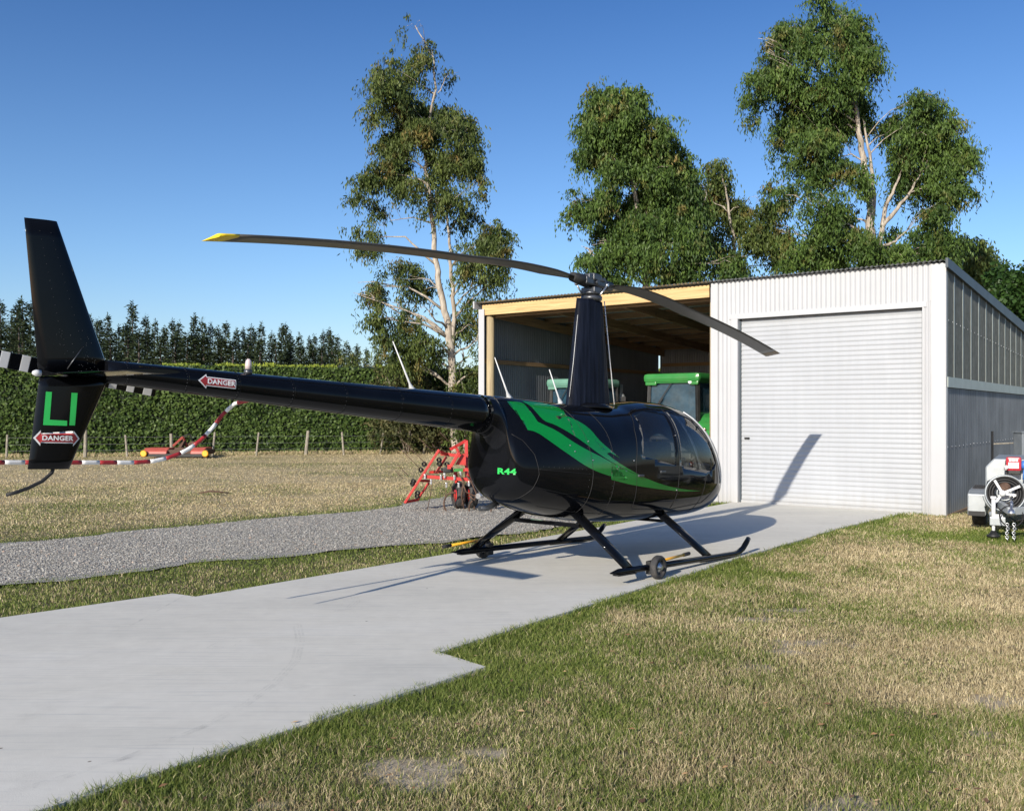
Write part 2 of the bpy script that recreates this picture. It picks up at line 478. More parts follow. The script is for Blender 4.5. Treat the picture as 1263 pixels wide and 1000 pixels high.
def green_amt(X, Y):
    ds = poly_sd(SLAB, X, Y); dg = poly_sd(GRAV, X, Y)
    u, v = shed_uv(X, Y)
    n = fbm(X, Y, 0.9, 0); n2 = fbm(X, Y, 3.2, 2)
    right = (X - (Y - 7.6) * 0.755 > 0)
    near_edge = np.exp(-np.clip(ds, 0, 9) / 0.26)
    # right lawn: lush along the slab, thinner straw colour away from it, greener close to the camera's left
    side = np.clip((X + 2.2) / 5.0, 0, 1)
    far = smoothstep(5.0, 9.5, Y)
    g_r = 0.9 * near_edge + (0.60 - 0.16 * side - 0.10 * far) + (n - 0.5) * 1.25 + (n2 - 0.5) * 0.75
    tr = np.exp(-(((X - 7.0) / 1.6) ** 2 + ((Y - 13.3) / 0.9) ** 2)) * 0.75
    g_r = g_r + tr
    # left strip and field
    g_strip = 0.66 + 0.3 * near_edge + (n - 0.5) * 0.9 + (n2 - 0.5) * 0.5 + 0.35 * np.exp(-np.clip(dg, 0, 9) / 0.3)
    fieldn = fbm(X * 0.6, Y, 0.35, 3)
    g_f = 0.03 + 0.95 * np.exp(-np.clip(dg, 0, 9) / 0.8) + np.clip(fieldn - 0.50, 0, 1) * 1.6 + (n2 - 0.5) * 0.2
    beyond = poly_sd([(-40, -30), (-16, 2.2)] + GRAV[1:6] + [P2(4.1, 0), (30, -30)], X, Y) > 0
    g = np.where(right, g_r, np.where(beyond, g_f, g_strip))
    return np.clip(g, 0, 1)

def axis_lines(segs):
    out = []
    for a, b, st in segs: out += list(np.arange(a, b, st))
    out.append(segs[-1][1]); return np.array(out)
gx = axis_lines([(-900, -100, 100), (-100, -30, 8), (-30, -14, 0.8), (-14, 14, 0.13), (14, 30, 0.8), (30, 100, 8), (100, 900, 100)])
gy = axis_lines([(-300, -20, 40), (-20, 2, 1.5), (2, 20, 0.13), (20, 46, 0.3), (46, 120, 8), (120, 1400, 120)])
XX, YY = np.meshgrid(gx, gy)
gr = green_amt(XX.ravel(), YY.ravel()); ba = bare_amt(XX.ravel(), YY.ravel())
zz = (fbm(XX, YY, 0.35, 1) - 0.5) * 0.05 * (np.hypot(XX, YY) < 60) - 0.035
zz = zz.ravel()
ds_ = poly_sd(SLAB, XX.ravel(), YY.ravel()); dg_ = poly_sd(GRAV, XX.ravel(), YY.ravel())
zz = np.where((ds_ < 0.25) | (dg_ < 0.1), -0.04, zz)
uu, vv = shed_uv(XX.ravel(), YY.ravel())
zz = np.where((uu > -0.6) & (uu < 10.2) & (vv > -0.6) & (vv < 9.5), -0.04, zz)
zz = zz - 0.055 * np.exp(-(((XX.ravel() - 7.9) / 1.6) ** 2 + ((YY.ravel() - 15.6) / 1.4) ** 2)) * (uu < 0.4)
nx, ny = len(gx), len(gy)
idx = np.arange(nx * ny).reshape(ny, nx)
fc = np.stack([idx[:-1, :-1], idx[:-1, 1:], idx[1:, 1:], idx[1:, :-1]], -1).reshape(-1, 4)

def ground_mat():
    m, nt, b = mat_new('lawn_ground')
    a = nt.nodes.new('ShaderNodeAttribute'); a.attribute_name = 'green'
    ab = nt.nodes.new('ShaderNodeAttribute'); ab.attribute_name = 'bare'
    v = coords(nt)
    n_f = ntex(nt, v, 22, 6, 0.7); n_m = ntex(nt, v, 4.0, 5, 0.65); n_c = ntex(nt, v, 95, 3, 0.6)
    vs = coords(nt, scale=(1, 0.35, 1)); n_s = ntex(nt, vs, 8, 5, 0.7)
    straw = ramp(nt, n_f, [(0.30, (0.28, 0.215, 0.12)), (0.5, (0.46, 0.37, 0.22)), (0.7, (0.66, 0.56, 0.37))])
    straw = mixc(nt, mathn(nt, 'MULTIPLY', mathn(nt, 'SUBTRACT', n_s, 0.5, True), 2.2, True), straw, (0.26, 0.18, 0.09))
    green = ramp(nt, n_f, [(0.3, (0.022, 0.045, 0.012)), (0.65, (0.075, 0.12, 0.028))])
    f = mathn(nt, 'ADD', a.outputs['Fac'], mathn(nt, 'MULTIPLY', mathn(nt, 'SUBTRACT', n_m, 0.5), 0.9), True)
    f = mathn(nt, 'ADD', f, mathn(nt, 'MULTIPLY', mathn(nt, 'SUBTRACT', n_c, 0.5), 0.6), True)
    cc = mixc(nt, f, straw, green)
    dk = nt.nodes.new('ShaderNodeAttribute'); dk.attribute_name = 'ground_dark'
    cc = mixc(nt, dk.outputs['Fac'], cc, ramp(nt, n_c, [(0.3, (0.045, 0.040, 0.020)), (0.7, (0.15, 0.12, 0.065))]))  # ground darkened where the foreground blades stand
    soil = ramp(nt, n_f, [(0.3, (0.25, 0.205, 0.145)), (0.7, (0.50, 0.425, 0.31))])
    cc = mixc(nt, mathn(nt, 'MULTIPLY', ab.outputs['Fac'], 1.3, True), cc, soil)
    nt.links.new(cc, b.inputs['Base Color']); b.inputs['Roughness'].default_value = 0.95
    b.inputs['Specular IOR Level'].default_value = 0.15
    h = mathn(nt, 'ADD', mathn(nt, 'MULTIPLY', n_f, 0.6), mathn(nt, 'MULTIPLY', n_c, 0.5))
    bump(nt, b, h, 0.6, 0.02); return m
g_ob = np_mesh('ground', np.stack([XX.ravel(), YY.ravel(), zz], 1), fc, 4, ground_mat(), attrs={'green': gr, 'bare': ba, 'ground_dark': 0.75 * (1 - smoothstep(9, 20, YY.ravel())) * (1 - ba) * (1 - smoothstep(0.78, 1.0, XX.ravel() / np.maximum(YY.ravel(), 0.5))) * (YY.ravel() > 2.5)}, smooth=True)
tag(g_ob, kind='structure')

# ---- concrete slab (rises a little to the roller door)
def slab_z(x, y):
    v = shed_uv(x, y)[1]
    return 0.012 - 0.010 * float(smoothstep(-3.0, -0.1, np.array(v)))
bm = bmesh.new()
jit = [(-3.3, 9.06)]
vs = [bm.verts.new((x, y, 0)) for x, y in SLAB]
f0 = bm.faces.new(vs)
bmesh.ops.triangulate(bm, faces=[f0])
for k in range(14):
    p = SH + Bd * (-4.2 + 0.35 * k)
    bmesh.ops.bisect_plane(bm, geom=bm.verts[:] + bm.edges[:] + bm.faces[:], plane_co=p, plane_no=Bd)
for v in bm.verts: v.co.z = slab_z(v.co.x, v.co.y)
ex = bmesh.ops.extrude_edge_only(bm, edges=[e for e in bm.edges if e.is_boundary])
for v in [g for g in ex['geom'] if isinstance(g, bmesh.types.BMVert)]: v.co.z -= 0.12
bmesh.ops.recalc_face_normals(bm, faces=bm.faces[:])
me = bpy.data.meshes.new('concrete_drive'); bm.to_mesh(me); bm.free()
def concrete_mat():
    m, nt, b = mat_new('concrete')
    v = coords(nt); v2 = coords(nt, scale=(0.5, 1.3, 1))
    n1 = ntex(nt, v2, 0.7, 6, 0.6, 0.6); n2 = ntex(nt, v, 6, 6, 0.7); n3 = ntex(nt, v, 130, 3)
    base = ramp(nt, n1, [(0.32, (0.56, 0.54, 0.48)), (0.5, (0.65, 0.62, 0.545)), (0.68, (0.68, 0.655, 0.59))])
    base = mixc(nt, 0.35, base, ramp(nt, n2, [(0.3, (0.52, 0.50, 0.45)), (0.7, (0.69, 0.67, 0.60))]))
    # brushed streaks across the pour
    v3 = coords(nt, scale=(1.2, 30, 1)); v3m = v3.node; v3m.inputs['Rotation'].default_value = (0, 0, 0.35)
    n4 = ntex(nt, v3, 1.0, 4, 0.6)
    base = mixc(nt, mathn(nt, 'MULTIPLY', mathn(nt, 'SUBTRACT', n4, 0.52, True), 1.6, True), base, (0.33, 0.34, 0.34))
    # old damp and rust-brown blotches
    n5 = ntex(nt, v, 1.9, 6, 0.72, 0.4); n6 = ntex(nt, v, 0.45, 3)
    fst = mathn(nt, 'MULTIPLY', mathn(nt, 'MULTIPLY', mathn(nt, 'SUBTRACT', n5, 0.55, True), 3.0, True), mathn(nt, 'SUBTRACT', n6, 0.25, True), True)
    base = mixc(nt, fst, base, (0.36, 0.33, 0.27))
    # sparse dark specks
    vo = nt.nodes.new('ShaderNodeTexVoronoi'); vo.inputs['Scale'].default_value = 1.6; nt.links.new(v, vo.inputs['Vector'])
    k = nt.nodes.new('ShaderNodeMapRange'); k.inputs['From Min'].default_value = 0.012; k.inputs['From Max'].default_value = 0.022
    k.inputs['To Min'].default_value = 0.8; k.inputs['To Max'].default_value = 0.0
    nt.links.new(vo.outputs['Distance'], k.inputs['Value'])
    base = mixc(nt, k.outputs[0], base, (0.12, 0.09, 0.06))
    nt.links.new(base, b.inputs['Base Color']); b.inputs['Roughness'].default_value = 0.82
    b.inputs['Specular IOR Level'].default_value = 0.3
    bump(nt, b, mathn(nt, 'ADD', n3, mathn(nt, 'MULTIPLY', n2, 0.8)), 0.25, 0.004); return m
M['concrete'] = concrete_mat()
slab = link_mesh('concrete_drive', me, M['concrete']); tag(slab, kind='structure')

# ---- faint tyre and scrape marks on the slab
def mark_mat():
    m, nt, b = mat_new('tyre_smudge')
    out = nt.nodes['Material Output']; v = coords(nt)
    b.inputs['Base Color'].default_value = (0.14, 0.15, 0.16, 1); b.inputs['Roughness'].default_value = 0.9
    t = nt.nodes.new('ShaderNodeBsdfTransparent'); mx = nt.nodes.new('ShaderNodeMixShader')
    f = mathn(nt, 'MULTIPLY', mathn(nt, 'SUBTRACT', ntex(nt, v, 9, 5, 0.7), 0.44, True), 0.55, True)
    nt.links.new(f, mx.inputs[0]); nt.links.new(t.outputs[0], mx.inputs[1]); nt.links.new(b.outputs[0], mx.inputs[2])
    nt.links.new(mx.outputs[0], out.inputs[0]); return m
mk = MB()
def gpt(px, py): p = at(px, py, 1.0); D = (CAMZ - 0.012) * FPX / (py - HOR); q = at(px, py, D); return Vector((q.x, q.y, 0.016))
def strip(pts, w):
    pts = [Vector(p) for p in pts]
    L, Rr = [], []
    for i, p in enumerate(pts):
        t = (pts[min(i + 1, len(pts) - 1)] - pts[max(i - 1, 0)]).normalized(); nrm = Vector((-t.y, t.x, 0)) * w / 2
        L.append(mk.bm.verts.new(p + nrm)); Rr.append(mk.bm.verts.new(p - nrm))
    for i in range(len(pts) - 1): mk.bm.faces.new((L[i], L[i + 1], Rr[i + 1], Rr[i]))
for k in range(6):
    strip([gpt(160 + k * 11, 772 - k * 6.2), gpt(176 + k * 11, 764 - k * 6.2)], 0.02)
for a, b_ in (((255, 799), (278, 787)), ((278, 787), (300, 788)), ((300, 788), (284, 800)), ((284, 800), (262, 797))): strip([gpt(*a), gpt(*b_)], 0.012)
for off in (0, 5, 9):
    strip([gpt(362 + off, 770), gpt(366 + off, 790), gpt(360 + off, 815), gpt(335 + off, 842), gpt(300 + off, 868), gpt(250 + off, 895), gpt(150 + off, 935), gpt(40, 968 + off * .5)], 0.018)
for off in (0, 4, 8): strip([gpt(432 + off, 735), gpt(436 + off, 742), gpt(425 + off, 751), gpt(412 + off, 754)], 0.014)
mko = mk.build('tyre_marks', mark_mat()); tag(mko, kind='structure')

# ---- gravel
gp = []
for i in range(len(GRAV)):
    a = np.array(GRAV[i]); b_ = np.array(GRAV[(i + 1) % len(GRAV)])
    n_ = max(1, int(np.linalg.norm(b_ - a) / 0.18))
    for k in range(n_):
        p = a + (b_ - a) * k / n_
        e = (b_ - a) / np.linalg.norm(b_ - a)
        w = (vnoise(np.array([p[0]]), np.array([p[1]]), 1.3, 1)[0] - 0.5) * 0.5 + (vnoise(np.array([p[0]]), np.array([p[1]]), 5.0, 2)[0] - 0.5) * 0.22
        q = p + np.array([-e[1], e[0]]) * w
        gp.append((float(q[0]), float(q[1])))
bm = bmesh.new(); f0 = bm.faces.new([bm.verts.new((x, y, -0.012)) for x, y in gp]); bmesh.ops.triangulate(bm, faces=[f0])
bmesh.ops.recalc_face_normals(bm, faces=bm.faces[:])
if bm.faces[:][0].normal.z < 0: bmesh.ops.reverse_faces(bm, faces=bm.faces[:])
me = bpy.data.meshes.new('gravel_track'); bm.to_mesh(me); bm.free()
def gravel_mat(stone=False):
    m, nt, b = mat_new('gravel_stone' if stone else 'gravel_bed')
    v = coords(nt)
    if stone:
        a = nt.nodes.new('ShaderNodeAttribute'); a.attribute_name = 'rnd'
        cc = ramp(nt, a.outputs['Fac'], [(0.0, (0.13, 0.12, 0.105)), (0.45, (0.36, 0.34, 0.295)), (0.93, (0.58, 0.55, 0.48)), (1.0, (0.55, 0.38, 0.27))])
        nt.links.new(cc, b.inputs['Base Color'])
    else:
        vo = nt.nodes.new('ShaderNodeTexVoronoi'); vo.inputs['Scale'].default_value = 48; nt.links.new(v, vo.inputs['Vector'])
        cc = ramp(nt, vo.outputs['Distance'], [(0.1, (0.52, 0.495, 0.44)), (0.7, (0.20, 0.18, 0.15))])
        cc = mixc(nt, 0.5, cc, ramp(nt, ntex(nt, v, 3, 5, 0.7), [(0.3, (0.30, 0.28, 0.24)), (0.7, (0.48, 0.455, 0.40))]))
        nt.links.new(cc, b.inputs['Base Color'])
        bump(nt, b, vo.outputs['Distance'], 0.9, 0.02)
    b.inputs['Roughness'].default_value = 0.9; return m
gv = link_mesh('gravel_track', me, gravel_mat()); tag(gv, kind='structure')
# loose stones on it
def scatter(n, x0, x1, y0, y1):
    return rng.uniform(x0, x1, n), rng.uniform(y0, y1, n)
X, Y = scatter(430000, -9, 5.0, 7.0, 22)
w = rng.random(len(X)) < (9.0 / np.maximum(Y, 6)) ** 1.2
edge = fbm(X, Y, 2.0, 1) * 0.5
ok = (poly_sd(GRAV, X, Y) < -0.12 + edge * 0.45 - 0.05) & w & (np.abs(X) < 0.62 * Y + 1)
X, Y = X[ok], Y[ok]
n_ = len(X)
octv = np.array([[1, 0, 0], [0, 1, 0], [-1, 0, 0], [0, -1, 0], [0, 0, 0.8], [0, 0, -0.5]], float)
octf = np.array([[0, 1, 4], [1, 2, 4], [2, 3, 4], [3, 0, 4]], int)
sz = rng.uniform(0.005, 0.0125, n_) * (1 + (rng.random(n_) < 0.05) * 0.8)
th = rng.uniform(0, 6.283, n_); asp = rng.uniform(0.6, 1.3, n_)
V = octv[None] * sz[:, None, None] * (1 + rng.uniform(-.3, .3, (n_, 6, 1)))
V[:, :, 1] *= asp[:, None]
c_, s_ = np.cos(th)[:, None], np.sin(th)[:, None]
Vx = V[:, :, 0] * c_ - V[:, :, 1] * s_ + X[:, None]; Vy = V[:, :, 0] * s_ + V[:, :, 1] * c_ + Y[:, None]; Vz = V[:, :, 2] - 0.006
Vv = np.stack([Vx, Vy, Vz], -1).reshape(-1, 3)
Ff = (octf[None] + (np.arange(n_) * 6)[:, None, None]).reshape(-1)
st = np_mesh('gravel_stones', Vv, Ff, 3, gravel_mat(True), attrs={'rnd': np.repeat(rng.random(n_), 6)})
tag(st, 'loose grey gravel stones covering the track between the grass strips', 'gravel', kind='stuff')

# ---- grass blades
def grass_mat():
    m, nt, b = mat_new('grass_blade')
    g = nt.nodes.new('ShaderNodeAttribute'); g.attribute_name = 'green'
    r = nt.nodes.new('ShaderNodeAttribute'); r.attribute_name = 'rnd'
    gc = ramp(nt, r.outputs['Fac'], [(0.0, (0.060, 0.098, 0.016)), (0.6, (0.16, 0.215, 0.040)), (1.0, (0.34, 0.36, 0.105))])
    scn = ramp(nt, r.outputs['Fac'], [(0.0, (0.24, 0.18, 0.095)), (0.5, (0.49, 0.40, 0.235)), (1.0, (0.84, 0.71, 0.45))])
    cc = mixc(nt, g.outputs['Fac'], scn, gc)
    nt.links.new(cc, b.inputs['Base Color']); b.inputs['Roughness'].default_value = 0.6
    b.inputs['Specular IOR Level'].default_value = 0.25
    tr = nt.nodes.new('ShaderNodeBsdfTranslucent'); nt.links.new(cc, tr.inputs[0])
    mx = nt.nodes.new('ShaderNodeMixShader'); mx.inputs[0].default_value = 0.3
    nt.links.new(b.outputs[0], mx.inputs[1]); nt.links.new(tr.outputs[0], mx.inputs[2])
    nt.links.new(mx.outputs[0], nt.nodes['Material Output'].inputs[0]); return m
GM = grass_mat()
def blades(name, X, Y, hmin, hmax, wscale, label, edge_poly=None, dens_noise=True):
    g = green_amt(X, Y); ba_ = bare_amt(X, Y)
    ds = poly_sd(SLAB, X, Y); dg = poly_sd(GRAV, X, Y); u, v = shed_uv(X, Y)
    inshed = (u > -0.03) & (u < 9.85) & (v > -0.02) & (v < 8.7)
    wob = (vnoise(X, Y, 2.2, 1) - 0.5) * 0.16 + (vnoise(X, Y, 7, 2) - 0.5) * 0.09
    dn = 0.55 * fbm(X, Y, 3.2, 3) + 0.45 * vnoise(X, Y, 19.0, 0)
    keep = (ds > -0.02 + wob * 0.5) & (dg > -0.02 + wob) & ~inshed & (rng.random(len(X)) > ba_ * 0.82)
    keep &= rng.random(len(X)) < np.clip(-0.10 + 1.5 * dn + 0.4 * g, 0.08, 1)
    X, Y, g, ds = X[keep], Y[keep], g[keep], ds[keep]
    n_ = len(X); D = np.hypot(X, Y)
    lush = np.exp(-np.clip(ds, 0, 9) / 0.22)
    gb = np.clip(g + rng.normal(0, 0.22, n_), 0, 1); gb = np.where(rng.random(n_) < np.clip(g * 1.1 - .05, 0.04, 0.97), 0.75 + 0.25 * gb, 0.12 * gb)
    h = (hmin + (hmax - hmin) * rng.random(n_) ** 1.6 * 1.35) * (1 + 0.6 * lush) * (0.75 + 0.5 * vnoise(X, Y, 3.5, 0))
    w_ = (0.0022 + 0.0008 * rng.random(n_)) * wscale * np.clip(D / 7.0, 0.85, 3.2)
    th = rng.uniform(0, 6.283, n_); lean = rng.uniform(0.15, 0.95, n_) * h; ph = rng.uniform(0, 6.283, n_)
    dx, dy = np.cos(th) * w_, np.sin(th) * w_
    lx, ly = np.cos(ph) * lean, np.sin(ph) * lean
    Z0 = -0.03 * np.ones(n_)
    P = np.zeros((n_, 5, 3))
    P[:, 0] = np.stack([X - dx, Y - dy, Z0], 1); P[:, 1] = np.stack([X + dx, Y + dy, Z0], 1)
    P[:, 2] = np.stack([X + dx * .75 + lx * .35, Y + dy * .75 + ly * .35, Z0 + h * .6], 1)
    P[:, 3] = np.stack([X - dx * .75 + lx * .35, Y - dy * .75 + ly * .35, Z0 + h * .6], 1)
    P[:, 4] = np.stack([X + lx, Y + ly, Z0 + h * 0.95], 1)
    o_ = (np.arange(n_) * 5)[:, None]
    F = np.concatenate([o_ + np.array([[0, 1, 2, 3]]), o_ + np.array([[3, 2, 4]])], 1).ravel()
    ft = np.tile([4, 3], n_)
    r_ = np.clip(rng.random(n_) * 0.8 + 0.2 * vnoise(X, Y, 1.5, 2), 0, 1)
    ob = np_mesh(name, P.reshape(-1, 3), F, ft, GM, attrs={'green': np.repeat(gb, 5), 'rnd': np.repeat(r_, 5)})
    tag(ob, label, 'grass', kind='stuff'); return ob
# foreground lawn, density falling with distance
n0 = 1250000
D = 3.6 * (16.5 / 3.6) ** rng.random(n0)
A = np.where(rng.random(n0) < 0.87, rng.uniform(-0.52, 0.68, n0), rng.uniform(0.68, 1.05, n0))
X, Y = D * A, D
ok = X - (Y - 7.9) * 0.745 > -0.45
ok &= rng.random(n0) < np.clip(0.35 + 0.65 * (D / 9), 0, 1)
ok &= (poly_sd(SLAB, X, Y) > -0.1)
X, Y = X[ok], Y[ok]
print('lawn blades', len(X))
blades('lawn_grass', X, Y, 0.018, 0.044, 0.95, 'mown lawn of green and straw coloured grass right of the concrete drive')
n0 = 600000
Y = rng.uniform(5.5, 24, n0); X = rng.uniform(-0.75, 0.35, n0) * Y
ok = (X - (Y - 7.6) * 0.755 < 0.2) & (rng.random(n0) < np.clip((9.0 / Y) ** 0.9, 0, 1)) & (poly_sd(SLAB, X, Y) > -0.05)
X, Y = X[ok], Y[ok]
blades('verge_grass', X, Y, 0.015, 0.036, 0.95, 'green and dry grass of the strip and paddock left of the concrete drive')

n0 = 120000
Y = 22 + 22 * rng.random(n0) ** 0.8; X = rng.uniform(-0.62, 0.1, n0) * Y
blades('paddock_grass', X, Y, 0.015, 0.040, 1.0, 'pale dry grass covering the paddock between gravel track and hedge')

# fallen leaves on the lawn and along the slab edge
n_ = 420; g = np.random.default_rng(77); D = 3.8 * (12 / 3.8) ** g.random(n_); X = D * g.uniform(-.5, .7, n_); Y = D
ok = (X - (Y - 7.9) * 0.745 > -0.6) & ((poly_sd(SLAB, X, Y) > 0.0) | (g.random(n_) < .10)); X, Y = X[ok], Y[ok]; n_ = len(X)
zl = np.where(poly_sd(SLAB, X, Y) > 0, g.uniform(.0, .03, n_), .02)
th = g.uniform(0, 6.28, n_); ll = g.uniform(.012, .032, n_); ww = ll * g.uniform(.25, .5, n_); c_, s2 = np.cos(th), np.sin(th); tz = g.uniform(0, .010, n_)
V = np.stack([np.stack([X - c_ * ll, Y - s2 * ll, zl], 1), np.stack([X - s2 * ww, Y + c_ * ww, zl + tz], 1), np.stack([X + c_ * ll, Y + s2 * ll, zl + .004], 1), np.stack([X + s2 * ww, Y - c_ * ww, zl + tz * .4], 1)], 1).reshape(-1, 3)
lm, nt, b = mat_new('dead_leaf'); a_ = nt.nodes.new('ShaderNodeAttribute'); a_.attribute_name = 'rnd'
nt.links.new(ramp(nt, a_.outputs['Fac'], [(0, (.10, .05, .025)), (.6, (.36, .20, .09)), (1, (.60, .42, .22))]), b.inputs['Base Color']); b.inputs['Roughness'].default_value = .7
lt = np_mesh('leaf_litter', V, np.arange(n_ * 4), 4, lm, attrs={'rnd': np.repeat(g.random(n_), 4)}); tag(lt, 'small dead brown leaves scattered over the lawn and slab edge', 'leaves', kind='stuff')

# ================================================================ the farm shed
WU, DV, SLOPE = 9.82, 8.6, 0.0575          # width, depth, fall of the roof to the back
def roof_z(y): return 4.235 - SLOPE * y
shed = empty('farm_shed', (SH.x, SH.y, SHZ), (0, 0, PHI)); shed.scale = (KS, KS, KS)
tag(shed, 'long white and grey corrugated farm shed with one open bay and a roller door bay', 'shed')

def corr(name, a0, a1, h_of, place, mat, parent, pitch=0.078, amp=0.009, kind='sin', rows=None):
    """sheet whose ribs run along the second direction. place(a, b, w) -> point, b in 0..1"""
    n = max(2, int(abs(a1 - a0) / pitch * (6 if kind == 'sin' else 4)))
    A = np.linspace(a0, a1, n + 1)
    if kind == 'sin': W = amp * np.sin(2 * np.pi * (A - a0) / pitch)
    else:
        ph = ((A - a0) / pitch) % 1.0; W = np.where(ph < 0.5, amp, -amp)
    rows = rows or 2
    P = []
    for r_ in range(rows):
        for a, w_ in zip(A, W): P.append(place(a, r_ / (rows - 1), w_))
    i = np.arange((n + 1) * rows).reshape(rows, n + 1)
    F = np.stack([i[:-1, :-1], i[:-1, 1:], i[1:, 1:], i[1:, :-1]], -1).reshape(-1, 4)
    return np_mesh(name, P, F, 4, mat, parent, smooth=(kind == 'sin'))

# roof: ribs run front to back
corr('roof', -WU - 0.09, 0.07, None, lambda a, t, w: (a, -0.13 + t * (DV + 0.3), roof_z(-0.13 + t * (DV + 0.3)) + 0.03 + w), M['roof_sheet'], shed, 0.085, 0.012)
mb = MB(); mb.prism([(-0.14, roof_z(-.14) - 0.10), (DV + .15, roof_z(DV + .15) - 0.17), (DV + .15, roof_z(DV + .15) + 0.05), (-0.14, roof_z(-.14) + 0.055)], 'x', 0.035, 0.075)
mb.build('barge_flashing', M['flash_grey'], shed)
mb = MB(); mb.prism([(-0.14, roof_z(-.14) - 0.11), (0.35, roof_z(.35) - 0.11), (0.35, roof_z(.35) + 0.05), (-0.14, roof_z(-.14) + 0.055)], 'x', -WU - 0.10, -WU - 0.06)
mb.build('barge_flashing', M['flash_white'], shed)

DL, DR, DT, DB = -3.61, -0.35, 3.52, 0.075       # roller door opening
# white front of the enclosed bay
corr('front_wall', -4.04, -0.205, None, lambda a, t, w: (a, w - 0.005, DT + 0.10 + t * (roof_z(0) + 0.015 - DT - 0.10)), M['white_sheet'], shed, 0.085, 0.008)
corr('front_wall', -4.04, DL - 0.12, None, lambda a, t, w: (a, w - 0.005, 0.0 + t * (DT + 0.10)), M['white_sheet'], shed, 0.085, 0.008)
corr('front_wall', -0.345 + 0.02, -0.205, None, lambda a, t, w: (a, w - 0.005, 0.0 + t * (DT + 0.10)), M['white_sheet'], shed, 0.047, 0.007)
mb = MB(); mb.box((-0.10, -0.018, 2.118), (0.215, 0.014, 4.24)); mb.box((0.012, 0.05, 2.118), (0.014, 0.13, 4.24))
mb.build('corner_flashing', M['flash_white'], shed)
mb = MB(); mb.box((-4.075, -0.018, 2.118), (0.14, 0.014, 4.24)); mb.box((-4.15, 0.08, 2.08), (0.014, 0.18, 4.16))
mb.build('corner_flashing', M['flash_white'], shed)
# trims round the opening (U shaped)
mb = MB()
mb.box((DL - 0.065, 0.03, 1.8), (0.13, 0.10, 3.6)); mb.box((DR + 0.012, 0.04, 1.8), (0.025, 0.115, 3.6)); mb.box(((DL + DR) / 2 - .05, 0.03, DT + 0.055), (DR - DL + 0.24, 0.104, 0.09))
mb.build('door_trim', M['flash_white'], shed)
# the roller door with its ribs
rows = []
nb = 40; hh = (DT - 0.06 - DB) / nb
prof = []
for k in range(nb):
    z0 = DB + 0.05 + k * (DT - DB - 0.05) / nb; hgt = (DT - DB - 0.05) / nb
    for q, w_ in ((0.0, 0.0), (0.10, 0.0), (0.20, 0.007), (0.30, 0.009), (0.42, 0.009), (0.80, 0.007), (0.9, 0.001)):
        prof.append((z0 + q * hgt, w_))
prof.append((DT, 0.0))
P = []; xs = np.linspace(DL + 0.01, DR - 0.01, 9)
for z, w_ in prof:
    for x in xs: P.append((x, 0.115 - w_ + 0.0035 * math.sin(x * 3.1 + z * 1.3), z))
i = np.arange(len(prof) * 9).reshape(len(prof), 9)
F = np.stack([i[:-1, :-1], i[:-1, 1:], i[1:, 1:], i[1:, :-1]], -1).reshape(-1, 4)
rd = np_mesh('roller_door', P, F, 4, M['door_sheet'], shed)
mb = MB(); mb.box(((DL + DR) / 2, 0.10, DB + 0.028), (DR - DL - 0.02, 0.035, 0.055)); mb.build('bottom_rail', M['door_sheet'], rd)
mb = MB(); mb.box((DL + 0.14, 0.09, 1.29), (0.10, 0.02, 0.035), bevel=0.004); mb.lathe([(0.012, 0), (0.012, 0.02)], (DL + 0.17, 0.085, 1.29), (0, -1, 0), 12)
mb.build('door_lock', M['dark_metal'], rd)
mb = MB(); mb.box(((DL + DR) / 2, 0.17, DT + 0.02), (DR - DL + .1, 0.08, 0.16)); mb.build('door_drum_cover', M['dark_metal'], shed)
for x in (DL + 0.012, DR - 0.012):
    mb = MB(); mb.box((x, 0.098, (DT + DB) / 2), (0.03, 0.05, DT - DB)); mb.build('door_track', M['flash_grey'], shed)

# right side wall: grey sheet below, clear panels above
corr('side_wall', 0.03, DV, None, lambda a, t, w: (0.0 + w, a, 0.02 + t * 2.25), M['galv'], shed, 0.152, 0.016)
def clear_mat():
    m, nt, b = mat_new('dusty_clear_panel')
    v = coords(nt, scale=(1, 4, 0.35)); n1 = ntex(nt, v, 2.5, 5, 0.7); v2 = coords(nt); n2 = ntex(nt, v2, 9, 4)
    cc = ramp(nt, n1, [(0.3, (0.085, 0.095, 0.09)), (0.7, (0.15, 0.16, 0.15))])
    nt.links.new(cc, b.inputs['Base Color']); b.inputs['Roughness'].default_value = 0.6
    t = nt.nodes.new('ShaderNodeBsdfTransparent'); t.inputs[0].default_value = (0.55, 0.6, 0.5, 1)
    mx = nt.nodes.new('ShaderNodeMixShader')
    f = mathn(nt, 'ADD', 0.82, mathn(nt, 'MULTIPLY', mathn(nt, 'SUBTRACT', n2, 0.5), 0.5), True)
    nt.links.new(f, mx.inputs[0]); nt.links.new(t.outputs[0], mx.inputs[1]); nt.links.new(b.outputs[0], mx.inputs[2])
    nt.links.new(mx.outputs[0], nt.nodes['Material Output'].inputs[0]); return m
cp = corr('clear_panel', 0.03, DV, None, lambda a, t, w: (0.016 + w, a, 2.18 + t * (roof_z(a) - 2.18 - 0.02)), clear_mat(), shed, 0.078, 0.009)
lapm = simple('panel_lap_milky', (0.20, 0.22, 0.205), 0.4, 0, 0.2, 3)
mb = MB()
for k in range(12):
    y = 0.55 + k * 0.70
    if y < DV: mb.box((0.028, y, (2.2 + roof_z(y)) / 2 - .03), (0.008, 0.06, roof_z(y) - 2.2 - 0.06))
mb.build('panel_lap', lapm, cp)
mb = MB(); mb.box((0.034, DV / 2, 2.275), (0.012, DV - .06, 0.17)); mb.build('panel_flashing', simple('pale_green_flashing', (0.40, 0.45, 0.42), 0.5, 0, .12, 3), cp)
